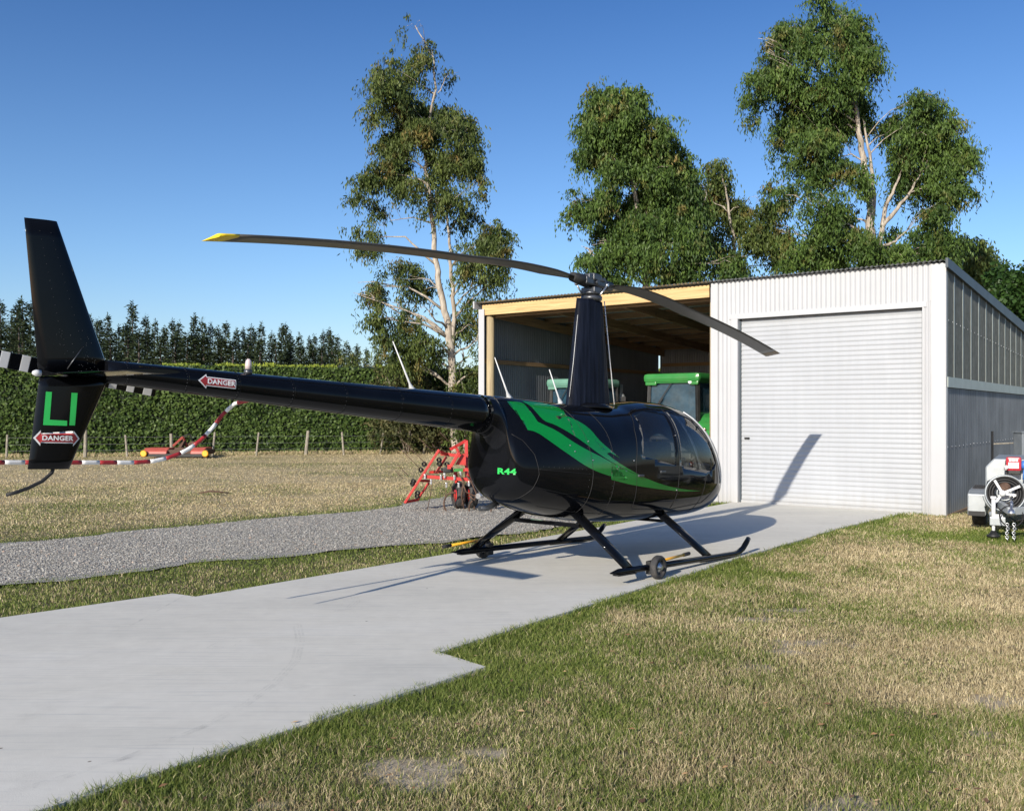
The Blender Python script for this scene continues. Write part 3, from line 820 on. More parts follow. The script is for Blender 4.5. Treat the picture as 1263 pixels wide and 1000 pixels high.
for zf, nm in ((1.2, 0), (3.3, 1)):
    for k in range(27):
        y = 0.10 + k * 0.304; z = zf - (SLOPE * y * 0.5 if nm else 0)
        if k == 0:
            mb = MB(); mb.lathe([(0.013, 0), (0.013, 0.006), (0.0, 0.01)], (0, 0, 0), (1, 0, 0), 6); o = mb.build('roofing_screw', M['steel'], shed)
        else: o = o.copy(); col.objects.link(o)
        o.location = (0.030 if nm else 0.017, y, z)
mb = MB(); mb.box((0.02, DV / 2, 0.035), (0.05, DV - .05, 0.09)); mb.build('bottom_plate', M['pine_y'], shed)
# interior framing
mb = MB()
for z in (0.25, 1.2, 2.27, 3.3): mb.box((-0.05, DV / 2, z), (0.045, DV - 0.3, 0.10))
mb.build('wall_girts', M['pine_y'], shed)
for y in (0.25, 2.9, 5.7, 8.4):
    mb = MB(); mb.tube([(-0.17, y, 0), (-0.17, y, roof_z(y) - 0.3)], 0.09, 14); mb.build('wall_post', M['pole'], shed)
# back wall, left wall, partition
corr('back_wall', -WU + 0.05, -0.02, None, lambda a, t, w: (a, DV + w, 0.0 + t * (roof_z(DV) + 0.04)), M['galv_in'], shed, 0.078, 0.009)
corr('left_wall', 0.02, DV, None, lambda a, t, w: (-WU + w, a, 0.0 + t * (roof_z(a) + 0.03)), M['galv_in'], shed, 0.078, 0.009)
mb = MB(); mb.box((-WU + 0.045, -0.01, 2.06), (0.16, 0.016, 4.12)); mb.box((-WU - .025, 0.06, 2.06), (0.014, 0.13, 4.12)); mb.build('corner_flashing', M['flash_white'], shed)
mb = MB()
for z in (0.55, 1.75, 2.95): mb.box((-WU + 0.045, DV / 2, z), (0.045, DV - 0.1, 0.095))
mb.build('wall_girts', M['pine_y'], shed)
mb = MB()
for z in (0.6, 1.5, 2.4, 3.2): mb.box((-WU / 2, DV - 0.045, z), (WU - 0.3, 0.045, 0.095))
mb.build('wall_girts', M['pine_old'], shed)
for (x, y) in ((-WU + 0.17, 0.16), (-4.2, 0.26), (-4.15, 4.3), (-7.0, 8.45), (-4.1, 8.45)):
    mb = MB(); mb.tube([(x, y, -0.02), (x, y, roof_z(y) - 0.24)], [0.10, 0.088], 16); mb.build('round_post', M['pole'], shed)
corr('partition', 0.2, DV - .02, None, lambda a, t, w: (-4.02 + w, a, 0.0 + t * (roof_z(a) - 0.0)), M['galv_in'], shed, 0.078, 0.009)
# header beam, purlins and rafters
mb = MB(); mb.box((-(WU + 4.15) / 2, 0.035, roof_z(0) - 0.135), (WU - 4.15 - 0.1, 0.048, 0.235)); mb.build('header_beam', M['pine'], shed, 0.003)
mb = MB(); mb.box((-(WU + 4.1) / 2, 0.24, roof_z(0.24) - 0.17), (WU - 4.15 - 0.1, 0.045, 0.235)); mb.build('header_beam', M['pine_old'], shed)
for k in range(9):
    y = 0.55 + k * 0.97
    if y < DV: mb = MB(); mb.box((-WU / 2, y, roof_z(y) - 0.05), (WU - 0.15, 0.05, 0.13)); mb.build('purlin', M['pine_old'], shed)
for x in (-9.6, -7.9, -6.2, -4.3, -2.2, -0.3):
    mb = MB(); mb.bar((x, 0.3, roof_z(.3) - 0.19), (x, DV - .1, roof_z(DV - .1) - 0.19), 0.05, 0.2); mb.build('rafter', M['pine_y'], shed)
mb = MB(); mb.quad([(-WU + .05, 0.01, -0.016), (-4.05, 0.01, -0.016), (-4.05, DV, -0.016), (-WU + .05, DV, -0.016)])
fl = mb.build('shed_floor', gravel_mat(), None); fl.scale = (KS, KS, 1); fl.location = SH; fl.rotation_euler = (0, 0, PHI); tag(fl, kind='structure')
mb = MB(); mb.quad([(-4.0, 1.03, 0.02), (-0.02, 1.03, 0.02), (-0.02, DV, 0.02), (-4.0, DV, 0.02)])
fl = mb.build('shed_floor', M['concrete'], None); fl.scale = (KS, KS, 1); fl.location = SH; fl.rotation_euler = (0, 0, PHI); tag(fl, kind='structure')

def shed_pt(u, v, z=0.0): return SH + (Bd * v - Fd * u) * KS + Vector((0, 0, z))

# ================================================================ tractors in the open bay (rear towards the yard)
def tractor(name, loc, rz, s, paint, label, w=1.0):
    root = empty(name, loc, (0, 0, rz)); tag(root, label, 'tractor'); root.scale = (s * w, s, s)
    # local: y forward (away from the yard), x right, z up; rear axle at y=0
    def wheel(x, y, rad, wd):
        mb = MB(); 
        sg = 1 if x > 0 else -1
        mb.lathe([(rad * .55, -wd / 2), (rad * .9, -wd / 2), (rad * .97, -wd * .36), (rad * .97, wd * .36), (rad * .9, wd / 2), (rad * .55, wd / 2)], (x, y, rad), (1, 0, 0), 40, ring=True)
        for k in range(22):
            a = 2 * math.pi * k / 22
            for sd in (-1, 1):
                p0 = Vector((x + sd * wd * .02, y + math.cos(a) * rad * .985, rad + math.sin(a) * rad * .985))
                a2 = a + 0.16
                p1 = Vector((x + sd * wd * .46, y + math.cos(a2) * rad * .975, rad + math.sin(a2) * rad * .975))
                mb.bar(p0, p1, 0.05, 0.05, up=(0, math.cos(a), math.sin(a)))
            a += 0.14
        wh = mb.build('wheel', M['rubber'], root)
        mb = MB(); mb.lathe([(rad * .1, wd * .2), (rad * .3, wd * .12), (rad * .5, wd * .3), (rad * .57, wd * .42), (rad * .57, -wd * .42), (rad * .3, -wd * .3)], (x, y, rad), (sg, 0, 0), 28)
        mb.build('rim', M['yellow'], wh)
    for sx in (-1, 1):
        wheel(sx * 0.82, 0, 0.86, 0.48); wheel(sx * 0.80, 2.55, 0.60, 0.36)
        mb = MB()                                                     # fenders: arcs over the rear wheels
        for k in range(12):
            a0 = R(15 + k * 13); a1 = R(15 + (k + 1) * 13)
            q0 = (0, math.cos(a0) * .98, .86 + math.sin(a0) * .96); q1 = (0, math.cos(a1) * .98, .86 + math.sin(a1) * .96)
            x0, x1 = sx * 0.56, sx * 1.08
            mb.quad([(x0, q0[1], q0[2]), (x1, q0[1], q0[2]), (x1, q1[1], q1[2]), (x0, q1[1], q1[2])])
            mb.quad([(x1, q0[1], q0[2]), (x1 - sx * .01, q0[1], q0[2] - .05), (x1 - sx * .01, q1[1], q1[2] - .05), (x1, q1[1], q1[2])])
        fd = mb.build('fender', M[paint], root)
        md = fd.modifiers.new('sol', 'SOLIDIFY'); md.thickness = 0.03
        mb = MB(); mb.box((sx * 0.9, -0.88, 1.42), (0.16, 0.07, 0.11), bevel=0.02); mb.build('tail_light', M['red_glass'], fd)
        mb = MB(); mb.box((sx * 0.72, -0.88, 1.42), (0.14, 0.07, 0.10), bevel=0.02); mb.build('indicator', M['orange'], fd)
    # body
    mb = MB(); mb.box((0, 0.2, 0.95), (0.8, 1.3, 0.55), bevel=.05); mb.box((0, 0, .86), (1.2, 0.3, 0.3), bevel=.04); mb.box((0, 1.9, 0.8), (0.45, 2.2, 0.35), bevel=.03); mb.build('chassis', M['dark_metal'], root)
    mb = MB(); mb.box((0, 2.2, 1.30), (0.72, 1.75, 0.72), bevel=.12); mb.build('hood', M[paint], root)
    mb = MB(); mb.bar((0.42, -0.75, 0.5), (0.30, -0.1, .85), .06, .09); mb.bar((-0.42, -0.75, 0.5), (-0.30, -0.1, .85), .06, .09); mb.bar((-.4, -.55, .95), (.4, -.55, .95), .07, .07); mb.build('hitch_linkage', M['dark_metal'], root)
    # cab frame
    cz0, cz1 = 1.20, 2.62
    fr = MB()
    cor = [(-0.68, -0.62), (0.68, -0.62), (0.72, 0.88), (-0.72, 0.88)]
    for (x, y) in cor:
        fr.bar((x, y, cz0), (x * 0.94, y * 0.96, cz1), 0.09, 0.09, bevel=.015)
    for z, sc_ in ((cz0 + 0.03, 1.0), (cz1 - 0.03, 0.94)):
        for a, b in zip(cor, cor[1:] + cor[:1]): fr.bar((a[0] * sc_, a[1] * sc_, z), (b[0] * sc_, b[1] * sc_, z), 0.075, 0.075)
    fr.bar((0.70, 0.25, cz0), (0.655, 0.25, cz1), 0.06, 0.07); fr.bar((-0.70, 0.25, cz0), (-0.655, 0.25, cz1), 0.06, 0.07)
    fr.build('cab_frame', M['dark_metal'], root)
    mb = MB()
    mb.box((0, 0.12, 2.68), (1.50, 1.72, 0.22), bevel=0.09); mb.box((0, 0.12, 2.585), (1.42, 1.62, 0.07), bevel=0.02); mb.box((-.56, -.66, 2.55), (.30, .08, .10), bevel=.03); mb.box((.60, -.66, 2.55), (.2, .08, .10), bevel=.03)
    mb.build('cab_roof', M[paint], root)
    for a, b in (((-.64, -.615), (.64, -.615)), ((.70, -.55), (.72, .82)), ((-.70, -.55), (-.72, .82)), ((-.66, .88), (.66, .88))):
        mb = MB(); mb.quad([(a[0], a[1], cz0 + .08), (b[0], b[1], cz0 + .08), (b[0] * .95, b[1] * .96, cz1 - .06), (a[0] * .95, a[1] * .96, cz1 - .06)]); mb.build('window', M['cab_glass'], root)
    mb = MB(); mb.bar((-0.45, -0.665, 1.95), (-0.02, -0.65, 2.56), 0.015, 0.02); mb.bar((-.52, -.67, 1.75), (-.25, -.665, 2.2), .012, .02); mb.build('wiper', M['dark_metal'], root)
    for x in (0.50,):
        mb = MB(); mb.lathe([(0.045, 0), (0.05, .03), (0.03, .05)], (x, -0.72, 2.57), (0, 1, 0), 16); mb.build('work_lamp', M['white_paint'], root)
    mb = MB(); mb.box((0, 0.15, 1.35), (0.5, 0.5, 0.16), bevel=.05); mb.box((0, -0.08, 1.75), (0.48, 0.14, 0.75), bevel=.06); mb.build('cab_seat', M['seat'], root)
    mb = MB(); mb.torus((0, 0.62, 1.72), (0, -0.6, 0.8), 0.2, 0.018, 24, 8); mb.tube([(0, .62, 1.72), (0, .85, 1.3)], .03, 8); mb.build('steering_wheel', M['black_matt'], root)
    mb = MB(); mb.lathe([(0.06, 0), (0.11, .04), (0.11, .75), (0.06, .8), (0.05, 1.05), (0.0, 1.05)], (0.62, 1.20, 1.62), (0, 0, 1), 18); mb.build('exhaust', M['trailer_grey'], root)
    for sx in (-1, 1):
        mb = MB(); mb.bar((sx * .7, .85, 2.3), (sx * 1.0, .7, 2.3), .025, .025); mb.box((sx * 1.04, .68, 2.15), (.17, .04, .34), bevel=.02); mb.build('mirror', M['black_matt'], root)
    return root
tractor('tractor', shed_pt(6.08, 2.75, -0.0), PHI, 0.965, 'tractor_green', 'bright green tractor with glazed cab parked inside the open shed bay', 1.0)
tractor('tractor', shed_pt(8.72, 2.55, -0.0), PHI, 0.94, 'teal', 'small old tractor with faded pale green cab roof beside the shed inner wall', 0.88)

# ================================================================ helicopter
HO = Vector((0.83, 10.83, 0.0805)); HPSI, HPIT = 0.866, 0.0413
heli = empty('helicopter', HO, (0, HPIT, HPSI))
tag(heli, 'glossy black helicopter with green swoosh parked on the concrete drive', 'helicopter')
# stations: x, top, bottom, half width, z of widest, upper exponent, lower exponent
ST = [(-1.87, 1.79, 1.405, 0.19, 1.6, 2.0, 2.0), (-1.76, 1.79, 1.36, 0.2, 1.57, 2.0, 2.0), (-1.705, 1.79, 1.2, 0.23, 1.45, 1.75, 2.0), (-1.68, 1.79, 0.95, 0.28, 1.22, 1.6, 2.0), (-1.655, 1.79, 0.84, 0.33, 1.12, 1.5, 2.0), (-1.61, 1.79, 0.76, 0.365, 1.07, 1.5, 2.05), (-1.52, 1.79, 0.695, 0.41, 1.05, 1.55, 2.1), (-1.35, 1.785, 0.64, 0.47, 1.04, 1.65, 2.2), (-1.1, 1.78, 0.575, 0.54, 1.03, 1.8, 2.35), (-0.75, 1.77, 0.505, 0.6, 1.02, 2.0, 2.5), (-0.4, 1.765, 0.455, 0.63, 1.02, 2.1, 2.7), (0.0, 1.76, 0.43, 0.645, 1.02, 2.25, 2.8), (0.3, 1.775, 0.42, 0.65, 1.02, 2.4, 2.9), (0.58, 1.83, 0.42, 0.655, 1.02, 2.4, 2.9), (0.87, 1.865, 0.42, 0.655, 1.02, 2.4, 2.9), (1.22, 1.87, 0.42, 0.655, 1.02, 2.45, 2.8), (1.5, 1.845, 0.42, 0.65, 1.0, 2.5, 2.7), (1.8, 1.79, 0.425, 0.635, 0.98, 2.45, 2.6), (2.08, 1.675, 0.445, 0.595, 0.96, 2.4, 2.55), (2.31, 1.51, 0.48, 0.525, 0.93, 2.35, 2.5), (2.49, 1.335, 0.53, 0.44, 0.9, 2.25, 2.4), (2.62, 1.15, 0.6, 0.33, 0.87, 2.1, 2.3), (2.7, 0.96, 0.69, 0.19, 0.84, 2.0, 2.1), (2.73, 0.86, 0.8, 0.04, 0.83, 2.0, 2.0)]
STA = np.array(ST)
def interp_st(x):
    # monotone-ish cubic (pchip) interpolation of the stations
    X = STA[:, 0]; i = int(np.clip(np.searchsorted(X, x) - 1, 0, len(X) - 2))
    h = X[i + 1] - X[i]; t = (x - X[i]) / h
    out = []
    for c in range(1, 7):
        Yc = STA[:, c]
        dl = np.diff(Yc) / np.diff(X)
        def slope(k):
            if k == 0: return dl[0]
            if k == len(X) - 1: return dl[-1]
            if dl[k - 1] * dl[k] <= 0: return 0.0
            return 2 * dl[k - 1] * dl[k] / (dl[k - 1] + dl[k])
        m0, m1 = slope(i), slope(i + 1)
        out.append((2 * t**3 - 3 * t**2 + 1) * Yc[i] + (t**3 - 2 * t**2 + t) * h * m0 + (-2 * t**3 + 3 * t**2) * Yc[i + 1] + (t**3 - t**2) * h * m1)
    return out
NA = 72
xs_ = list(np.linspace(-1.87, -1.72, 6)) + list(np.linspace(-1.71, -1.58, 18)) + list(np.linspace(-1.56, -1.2, 12)) + list(np.linspace(-1.16, 2.14, 56)) + list(np.linspace(2.18, 2.73, 22))
bm = bmesh.new(); rings = []
def body_pt(x, th):
    top, bot, hw, zc, nu, nl = interp_st(x)
    c, s = math.cos(th), math.sin(th)
    e = 2.0 / (nu if s >= 0 else nl)
    y = hw * math.copysign(abs(c) ** e, c)
    z = zc + ((top - zc) if s >= 0 else (zc - bot)) * math.copysign(abs(s) ** e, s)
    return (x, y, z)
for x in xs_:
    ring = []
    for k in range(NA):
        th = 2 * math.pi * (k + 0.5) / NA
        ring.append(bm.verts.new(body_pt(x, th)))
    rings.append(ring)
for a, b in zip(rings, rings[1:]):
    for k in range(NA): bm.faces.new((a[k], a[(k + 1) % NA], b[(k + 1) % NA], b[k])).smooth = True
bm.faces.new(rings[0]); bm.faces.new(rings[-1][::-1])
bmesh.ops.recalc_face_normals(bm, faces=bm.faces[:])
full = bm.copy(); BODY = BVHTree.FromBMesh(full)
# window outlines in side view (x, z), convex
WIN = [('rear_door_window', [(0.22, 1.20), (0.93, 1.10), (0.97, 1.70), (0.62, 1.735), (0.38, 1.66)]),
       ('door_window', [(1.06, 1.09), (1.84, 1.02), (2.01, 1.12), (1.80, 1.46), (1.54, 1.68), (1.10, 1.735)]),
       ('windscreen', [(1.65, 1.83), (1.955, 1.42), (2.175, 1.03), (2.255, 0.86), (2.82, 0.86), (2.82, 1.95), (1.65, 1.95)])]
def inpoly(P, x, z):
    s = 0
    for i in range(len(P)):
        a, b = P[i], P[(i + 1) % len(P)]
        cr = (b[0] - a[0]) * (z - a[1]) - (b[1] - a[1]) * (x - a[0])
        if abs(cr) < 1e-9: continue
        if s == 0: s = 1 if cr > 0 else -1
        elif (cr > 0) != (s > 0): return False
    return True
for nm, P in WIN:
    x0, x1 = min(p[0] for p in P) - .1, max(p[0] for p in P) + .1; z0, z1 = min(p[1] for p in P) - .1, max(p[1] for p in P) + .1
    for i in range(len(P)):
        a, b = P[i], P[(i + 1) % len(P)]
        if max(abs(a[1]), abs(b[1])) > 1.9 and abs(a[1] - b[1]) < 1e-6: continue
        if a[0] > 2.8 and b[0] > 2.8: continue
        fs = [f for f in bm.faces if x0 < f.calc_center_median().x < x1 and z0 < f.calc_center_median().z < z1]
        ge = set(); 
        for f in fs: ge.update(f.verts); ge.update(f.edges)
        nrm = Vector((-(b[1] - a[1]), 0, b[0] - a[0])).normalized()
        bmesh.ops.bisect_plane(bm, geom=list(ge) + fs, plane_co=(a[0], 0, a[1]), plane_no=nrm, dist=1e-5)
sets = {}
for f in bm.faces:
    c = f.calc_center_median()
    for nm, P in WIN:
        if inpoly(P, c.x, c.z) and (nm == 'windscreen' or abs(c.y) > 0.2): sets.setdefault(nm, []).append(f)
def faces_obj(name, faces, mat, off=0.0, side=0):
    b2 = bmesh.new(); mp = {}
    for f in faces:
        c = f.calc_center_median()
        if side and c.y * side < 0: continue
        vs = []
        for v in f.verts:
            if v not in mp: mp[v] = b2.verts.new(v.co - v.normal * off)
            vs.append(mp[v])
        b2.faces.new(vs).smooth = True
    me = bpy.data.meshes.new(name); b2.to_mesh(me); b2.free()
    return link_mesh(name, me, mat, heli)
bm.normal_update()
faces_obj('rear_door_window', sets['rear_door_window'], M['glass_dark'], 0.004, -1)
faces_obj('rear_door_window', sets['rear_door_window'], M['glass_dark'], 0.004, 1)
faces_obj('front_door_window', sets['door_window'], M['glass'], 0.004, -1)
faces_obj('front_door_window', sets['door_window'], M['glass'], 0.004, 1)
faces_obj('windscreen', sets['windscreen'], M['glass'], 0.0)
kill = [f for L_ in sets.values() for f in L_]
bmesh.ops.delete(bm, geom=kill, context='FACES')
me = bpy.data.meshes.new('fuselage'); bm.to_mesh(me); bm.free()
fus = link_mesh('fuselage', me, M['black_paint'], heli)
md = fus.modifiers.new('shell', 'SOLIDIFY'); md.thickness = 0.02; md.offset = -1

def side_hit(x, z, off=0.003, side=-1):
    h = BODY.ray_cast(Vector((x, side * 2.0, z)), Vector((0, -side, 0)))
    if h[0] is None: return None
    return h[0] + h[1] * off
def decal(name, polys, mat, off=0.0035, step=0.025, parent=None, hit=side_hit, side=-1):
    bm = bmesh.new()
    for P in polys:
        f = bm.faces.new([bm.verts.new((p[0], 0, p[1])) for p in P]); bmesh.ops.triangulate(bm, faces=[f])
    xs = [v.co.x for v in bm.verts]; zs = [v.co.z for v in bm.verts]
    for a, n_, lo, hi in (('x', (1, 0, 0), min(xs), max(xs)), ('z', (0, 0, 1), min(zs), max(zs))):
        t = lo + step
        while t < hi:
            bmesh.ops.bisect_plane(bm, geom=bm.verts[:] + bm.edges[:] + bm.faces[:], plane_co=(t, 0, 0) if a == 'x' else (0, 0, t), plane_no=n_, dist=1e-6)
            t += step
    bad = []
    for v in bm.verts:
        p = hit(v.co.x, v.co.z, off, side)
        if p is None: bad.append(v)
        else: v.co = p
    if bad: bmesh.ops.delete(bm, geom=bad, context='VERTS')
    for f in bm.faces: f.smooth = True
    me = bpy.data.meshes.new(name); bm.to_mesh(me); bm.free()
    return link_mesh(name, me, mat, parent or heli)

# --- door seams, rivet line, engine cowl panel
def seam(name, pts, w=0.006, mat=None, off=0.002):
    mb = MB(); L, Rr = [], []
    dense = []
    for a, b in zip(pts, pts[1:]):
        n_ = max(1, int(math.hypot(b[0] - a[0], b[1] - a[1]) / 0.03))
        for k in range(n_): dense.append((a[0] + (b[0] - a[0]) * k / n_, a[1] + (b[1] - a[1]) * k / n_))
    dense.append(pts[-1])
    P = [side_hit(x, z, off) for x, z in dense]; P = [p for p in P if p is not None]
    mb.tube(P, w / 2, 6); return mb.build(name, mat or M['black_matt'], heli)
seam('door_seam', [(0.12, 0.62), (0.07, 1.1), (0.18, 1.5), (0.34, 1.70), (0.55, 1.76)])
seam('door_seam', [(0.995, 0.58), (1.01, 1.1), (1.03, 1.77)])
seam('door_seam', [(0.12, 0.60), (0.99, 0.56), (1.74, 0.62), (2.10, 0.86), (2.03, 1.15), (1.83, 1.50), (1.57, 1.74)])
seam('cowl_seam', [(-0.72, 0.52), (-0.70, 1.0), (-0.74, 1.4), (-0.80, 1.70)])
seam('cowl_seam', [(-1.52, 0.72), (-1.45, 0.85), (-1.42, 1.0), (-1.46, 1.2), (-1.56, 1.34), (-1.66, 1.40)])
seam('cowl_seam', [(-1.42, 1.05), (-1.0, 1.02), (-0.72, 1.0)], 0.004)
seam('belly_seam', [(-1.25, 0.66), (-0.7, 0.58), (0.1, 0.53), (1.0, 0.52), (1.9, 0.55), (2.3, 0.62)], 0.004)
seam('cowl_seam', [(-0.36, 0.55), (-0.33, 1.0), (-0.36, 1.45), (-0.42, 1.68)], 0.004)
seam('nose_seam', [(1.62, 0.50), (1.66, 0.75), (1.70, 0.98)], 0.004)
for kk, (xa, za, xb, zb, nn) in enumerate(((-0.74, .60, -0.72, 1.62, 16), (-0.34, .60, -0.35, 1.62, 16), (-1.35, 1.08, -.78, 1.05, 10), (-0.7, .62, 0.1, .57, 14), (0.15, .57, 1.6, .56, 22), (1.06, .62, 1.05, 1.0, 7))):
    for q in range(nn):
        x_ = xa + (xb - xa) * q / (nn - 1); z_ = za + (zb - za) * q / (nn - 1); p = side_hit(x_ - .02, z_, 0.0)
        if p is None: continue
        if kk == 0 and q == 0:
            mb = MB(); mb.lathe([(0.0042, 0), (0.0, 0.0022)], (0, 0, 0), (0, -1, 0), 6); rv = mb.build('rivet', M['head_metal'], heli)
        elif q % 1 == 0: rv = rv.copy(); col.objects.link(rv)
        rv.location = p
# door handles and hinges
for (x, z) in ((0.62, 1.02), (0.16, 0.98)):
    mb = MB(); p = side_hit(x, z, 0.012); mb.box(p, (0.11, 0.02, 0.026), bevel=.006); mb.build('door_handle', M['head_metal'], heli)
for (x, z) in ((-0.72, 1.35), (-0.70, 1.15), (0.03, 1.15), (0.985, 1.45), (0.97, 0.8), (-1.0, 1.30), (-0.95, 1.24)):
    p = side_hit(x, z, 0.004); mb = MB(); mb.lathe([(0.009, 0), (0.009, .004), (0.0, .006)], p, (0, -1, 0.2), 10); mb.build('rivet', M['steel'], heli)

# --- livery (side-view outlines, laid on the skin)
def smooth_poly(P, it=2):
    # round the gentle corners, keep the sharp points of the swoosh
    for _ in range(it):
        out = []; n = len(P)
        for i in range(n):
            a, b, c = Vector(P[i - 1]), Vector(P[i]), Vector(P[(i + 1) % n])
            if (b - a).length < 1e-6 or (c - b).length < 1e-6: continue
            if (b - a).angle(c - b) > R(55): out.append(tuple(b))
            else: out += [tuple(b.lerp(a, .25)), tuple(b.lerp(c, .25))]
        P = out
    return P
LIV_A = [[(-1.545, 1.737), (-1.375, 1.743), (-1.329, 1.723), (-1.325, 1.652), (-1.308, 1.537), (-1.226, 1.498), (-1.128, 1.458), (-0.954, 1.342), (-0.769, 1.256), (-0.566, 1.189), (-0.301, 1.095), (-0.063, 1.024), (0.148, 0.983), (0.6, 0.873), (1.101, 0.808), (1.595, 0.776), (1.166, 0.773), (0.473, 0.826), (-0.052, 0.883), (-0.392, 0.941), (-0.058, 0.93), (-0.451, 0.981), (-0.797, 1.072), (-1.075, 1.223), (-1.234, 1.329), (-1.372, 1.433), (-1.47, 1.447), (-1.485, 1.516), (-1.522, 1.633), (-1.549, 1.704)]]
LIV_B = [[(-1.31, 1.753), (-0.967, 1.748), (-0.833, 1.697), (-0.866, 1.616), (-0.726, 1.564), (-0.611, 1.482), (-0.543, 1.366), (-0.416, 1.282), (-0.234, 1.176), (-0.524, 1.28), (-0.621, 1.369), (-0.53, 1.264), (-0.334, 1.152), (-0.105, 1.067), (0.148, 0.985), (-0.063, 1.029), (-0.301, 1.099), (-0.557, 1.198), (-0.752, 1.31), (-0.922, 1.417), (-1.118, 1.522), (-1.215, 1.54), (-1.255, 1.616), (-1.267, 1.715)]]
LIV_A = [smooth_poly(p) for p in LIV_A]; LIV_B = [smooth_poly(p) for p in LIV_B]
decal('green_stripe', LIV_A, M['green_livery'])
decal('green_stripe', LIV_B, M['green_livery'])
# mirrored on the port side
decal('green_stripe', LIV_A + LIV_B, M['green_livery'], side=1)

# --- writing
def text_polys(txt, size, bold=0.0, spacing=1.05):
    cu = bpy.data.curves.new('txt', 'FONT'); cu.body = txt; cu.size = size; cu.offset = bold
    cu.align_x = 'CENTER'; cu.align_y = 'CENTER'; cu.space_character = spacing; cu.resolution_u = 4
    o = bpy.data.objects.new('txt', cu); col.objects.link(o)
    dg = bpy.context.evaluated_depsgraph_get(); me = bpy.data.meshes.new_from_object(o.evaluated_get(dg))
    bpy.data.objects.remove(o); return me
def rear_hit(a, z):
    # the curved rear quarter: look at it along its own outward direction
    dv = Vector((math.cos(R(38)), math.sin(R(38)), 0)); ac = Vector((math.sin(R(38)), -math.cos(R(38)), 0))
    ac = Vector((dv.y, -dv.x, 0))
    o = Vector((-1.62, -0.26, z)) + ac * a - dv * 1.5
    h = BODY.ray_cast(o, dv)
    return h[0] + h[1] * 0.004
def text_decal(name, txt, size, mapper, mat, parent, bold=0.0, sx=1.0, spacing=1.05):
    me = text_polys(txt, size, bold, spacing)
    bm = bmesh.new(); bm.from_mesh(me)
    bmesh.ops.triangulate(bm, faces=bm.faces[:])
    for v in bm.verts: v.co = mapper(v.co.x * sx, v.co.y)
    bm.to_mesh(me); bm.free(); me.name = name
    return link_mesh(name, me, mat, parent)
text_decal('model_marking', 'R44', 0.082, lambda a, b: rear_hit(a - 0.06, 1.02 + b), M['green_mark'], heli, bold=0.003, sx=1.45)

# --- tail boom
BX0, BX1 = -1.86, -5.76
def boom_c(x):
    t = (x - BX0) / (BX1 - BX0); return 1.600 + (1.735 - 1.600) * t, 0.191 + (0.078 - 0.191) * t
mb = MB(); xs = np.linspace(BX0 + 0.002, BX1, 30)
mb.tube([(x, 0, boom_c(x)[0]) for x in xs], [boom_c(x)[1] for x in xs], 40)
boom = mb.build('tail_boom', M['black_paint'], heli)
for x in (-1.89, -2.42, -3.05, -3.68, -4.22, -4.72, -5.15, -5.6):
    mb = MB(); z, r = boom_c(x); mb.torus((x, 0, z), (1, 0, 0), r + 0.0005, 0.0022, 36, 6); mb.build('boom_band', M['black_paint'], boom)
    mb = MB()
    for k in range(26):
        a = 2 * math.pi * k / 26
        mb.lathe([(0.0035, 0), (0.0, 0.003)], (x - 0.018, math.cos(a) * (r), z + math.sin(a) * (r)), (0, math.cos(a), math.sin(a)), 5)
    mb.build('rivets', M['head_metal'], boom)
def boom_map(x, dz, off=0.003):
    z, r = boom_c(x); r += off
    ang = dz / r
    return Vector((x, -r * math.cos(ang + 0.05), z + r * math.sin(ang + 0.05)))
def boom_poly(name, P, mat, off):
    bm = bmesh.new(); f = bm.faces.new([bm.verts.new((p[0], 0, p[1])) for p in P]); bmesh.ops.triangulate(bm, faces=[f])
    t = min(p[1] for p in P) + .01
    while t < max(p[1] for p in P):
        bmesh.ops.bisect_plane(bm, geom=bm.verts[:] + bm.edges[:] + bm.faces[:], plane_co=(0, 0, t), plane_no=(0, 0, 1)); t += .01
    for v in bm.verts: v.co = boom_map(v.co.x, v.co.z, off)
    me = bpy.data.meshes.new(name); bm.to_mesh(me); bm.free(); return link_mesh(name, me, mat, boom)
cx = -4.92
boom_poly('danger_sign', [(cx - .165, 0), (cx - .09, .058), (cx - .09, .036), (cx + .155, .036), (cx + .155, -.036), (cx - .09, -.036), (cx - .09, -.058)], M['sign_white'], 0.0025)
boom_poly('danger_sign', [(cx - .150, 0), (cx - .098, .042), (cx - .098, .028), (cx + .147, .028), (cx + .147, -.028), (cx - .098, -.028), (cx - .098, -.042)], M['sign_red'], 0.0040)
text_decal('danger_text', 'DANGER', 0.052, lambda a, b: boom_map(cx + 0.028 + a, b, 0.0058), M['sign_white'], boom, bold=0.0016, sx=1.08)
# beacon
z, r = boom_c(-4.59)
mb = MB(); mb.lathe([(0.035, -0.01), (0.032, 0.03), (0.02, 0.035)], (-4.59, 0, z + r), (0, 0, 1), 16); bc = mb.build('beacon', M['head_metal'], boom)
mb = MB(); mb.lathe([(0.024, 0.03), (0.026, 0.07), (0.022, 0.10), (0.010, 0.115), (0, 0.117)], (-4.59, 0, z + r), (0, 0, 1), 16); mb.build('beacon_lens', M['beacon_white'], bc)
# whip antennas
for (x, zz_, L_) in ((-2.79, 1.775, 0.5), (-1.39, 1.775, 0.47), (-0.50, 1.765, 0.42)):
    mb = MB(); mb.tube([(x, 0, zz_), (x - 0.02, 0, zz_ + .02), (x - 0.05, 0, zz_ + 0.07), (x - L_ * .55, 0, zz_ + L_ * .88)], [0.034, 0.026, 0.010, 0.0045], 10); mb.build('antenna', M['white_paint'], heli)

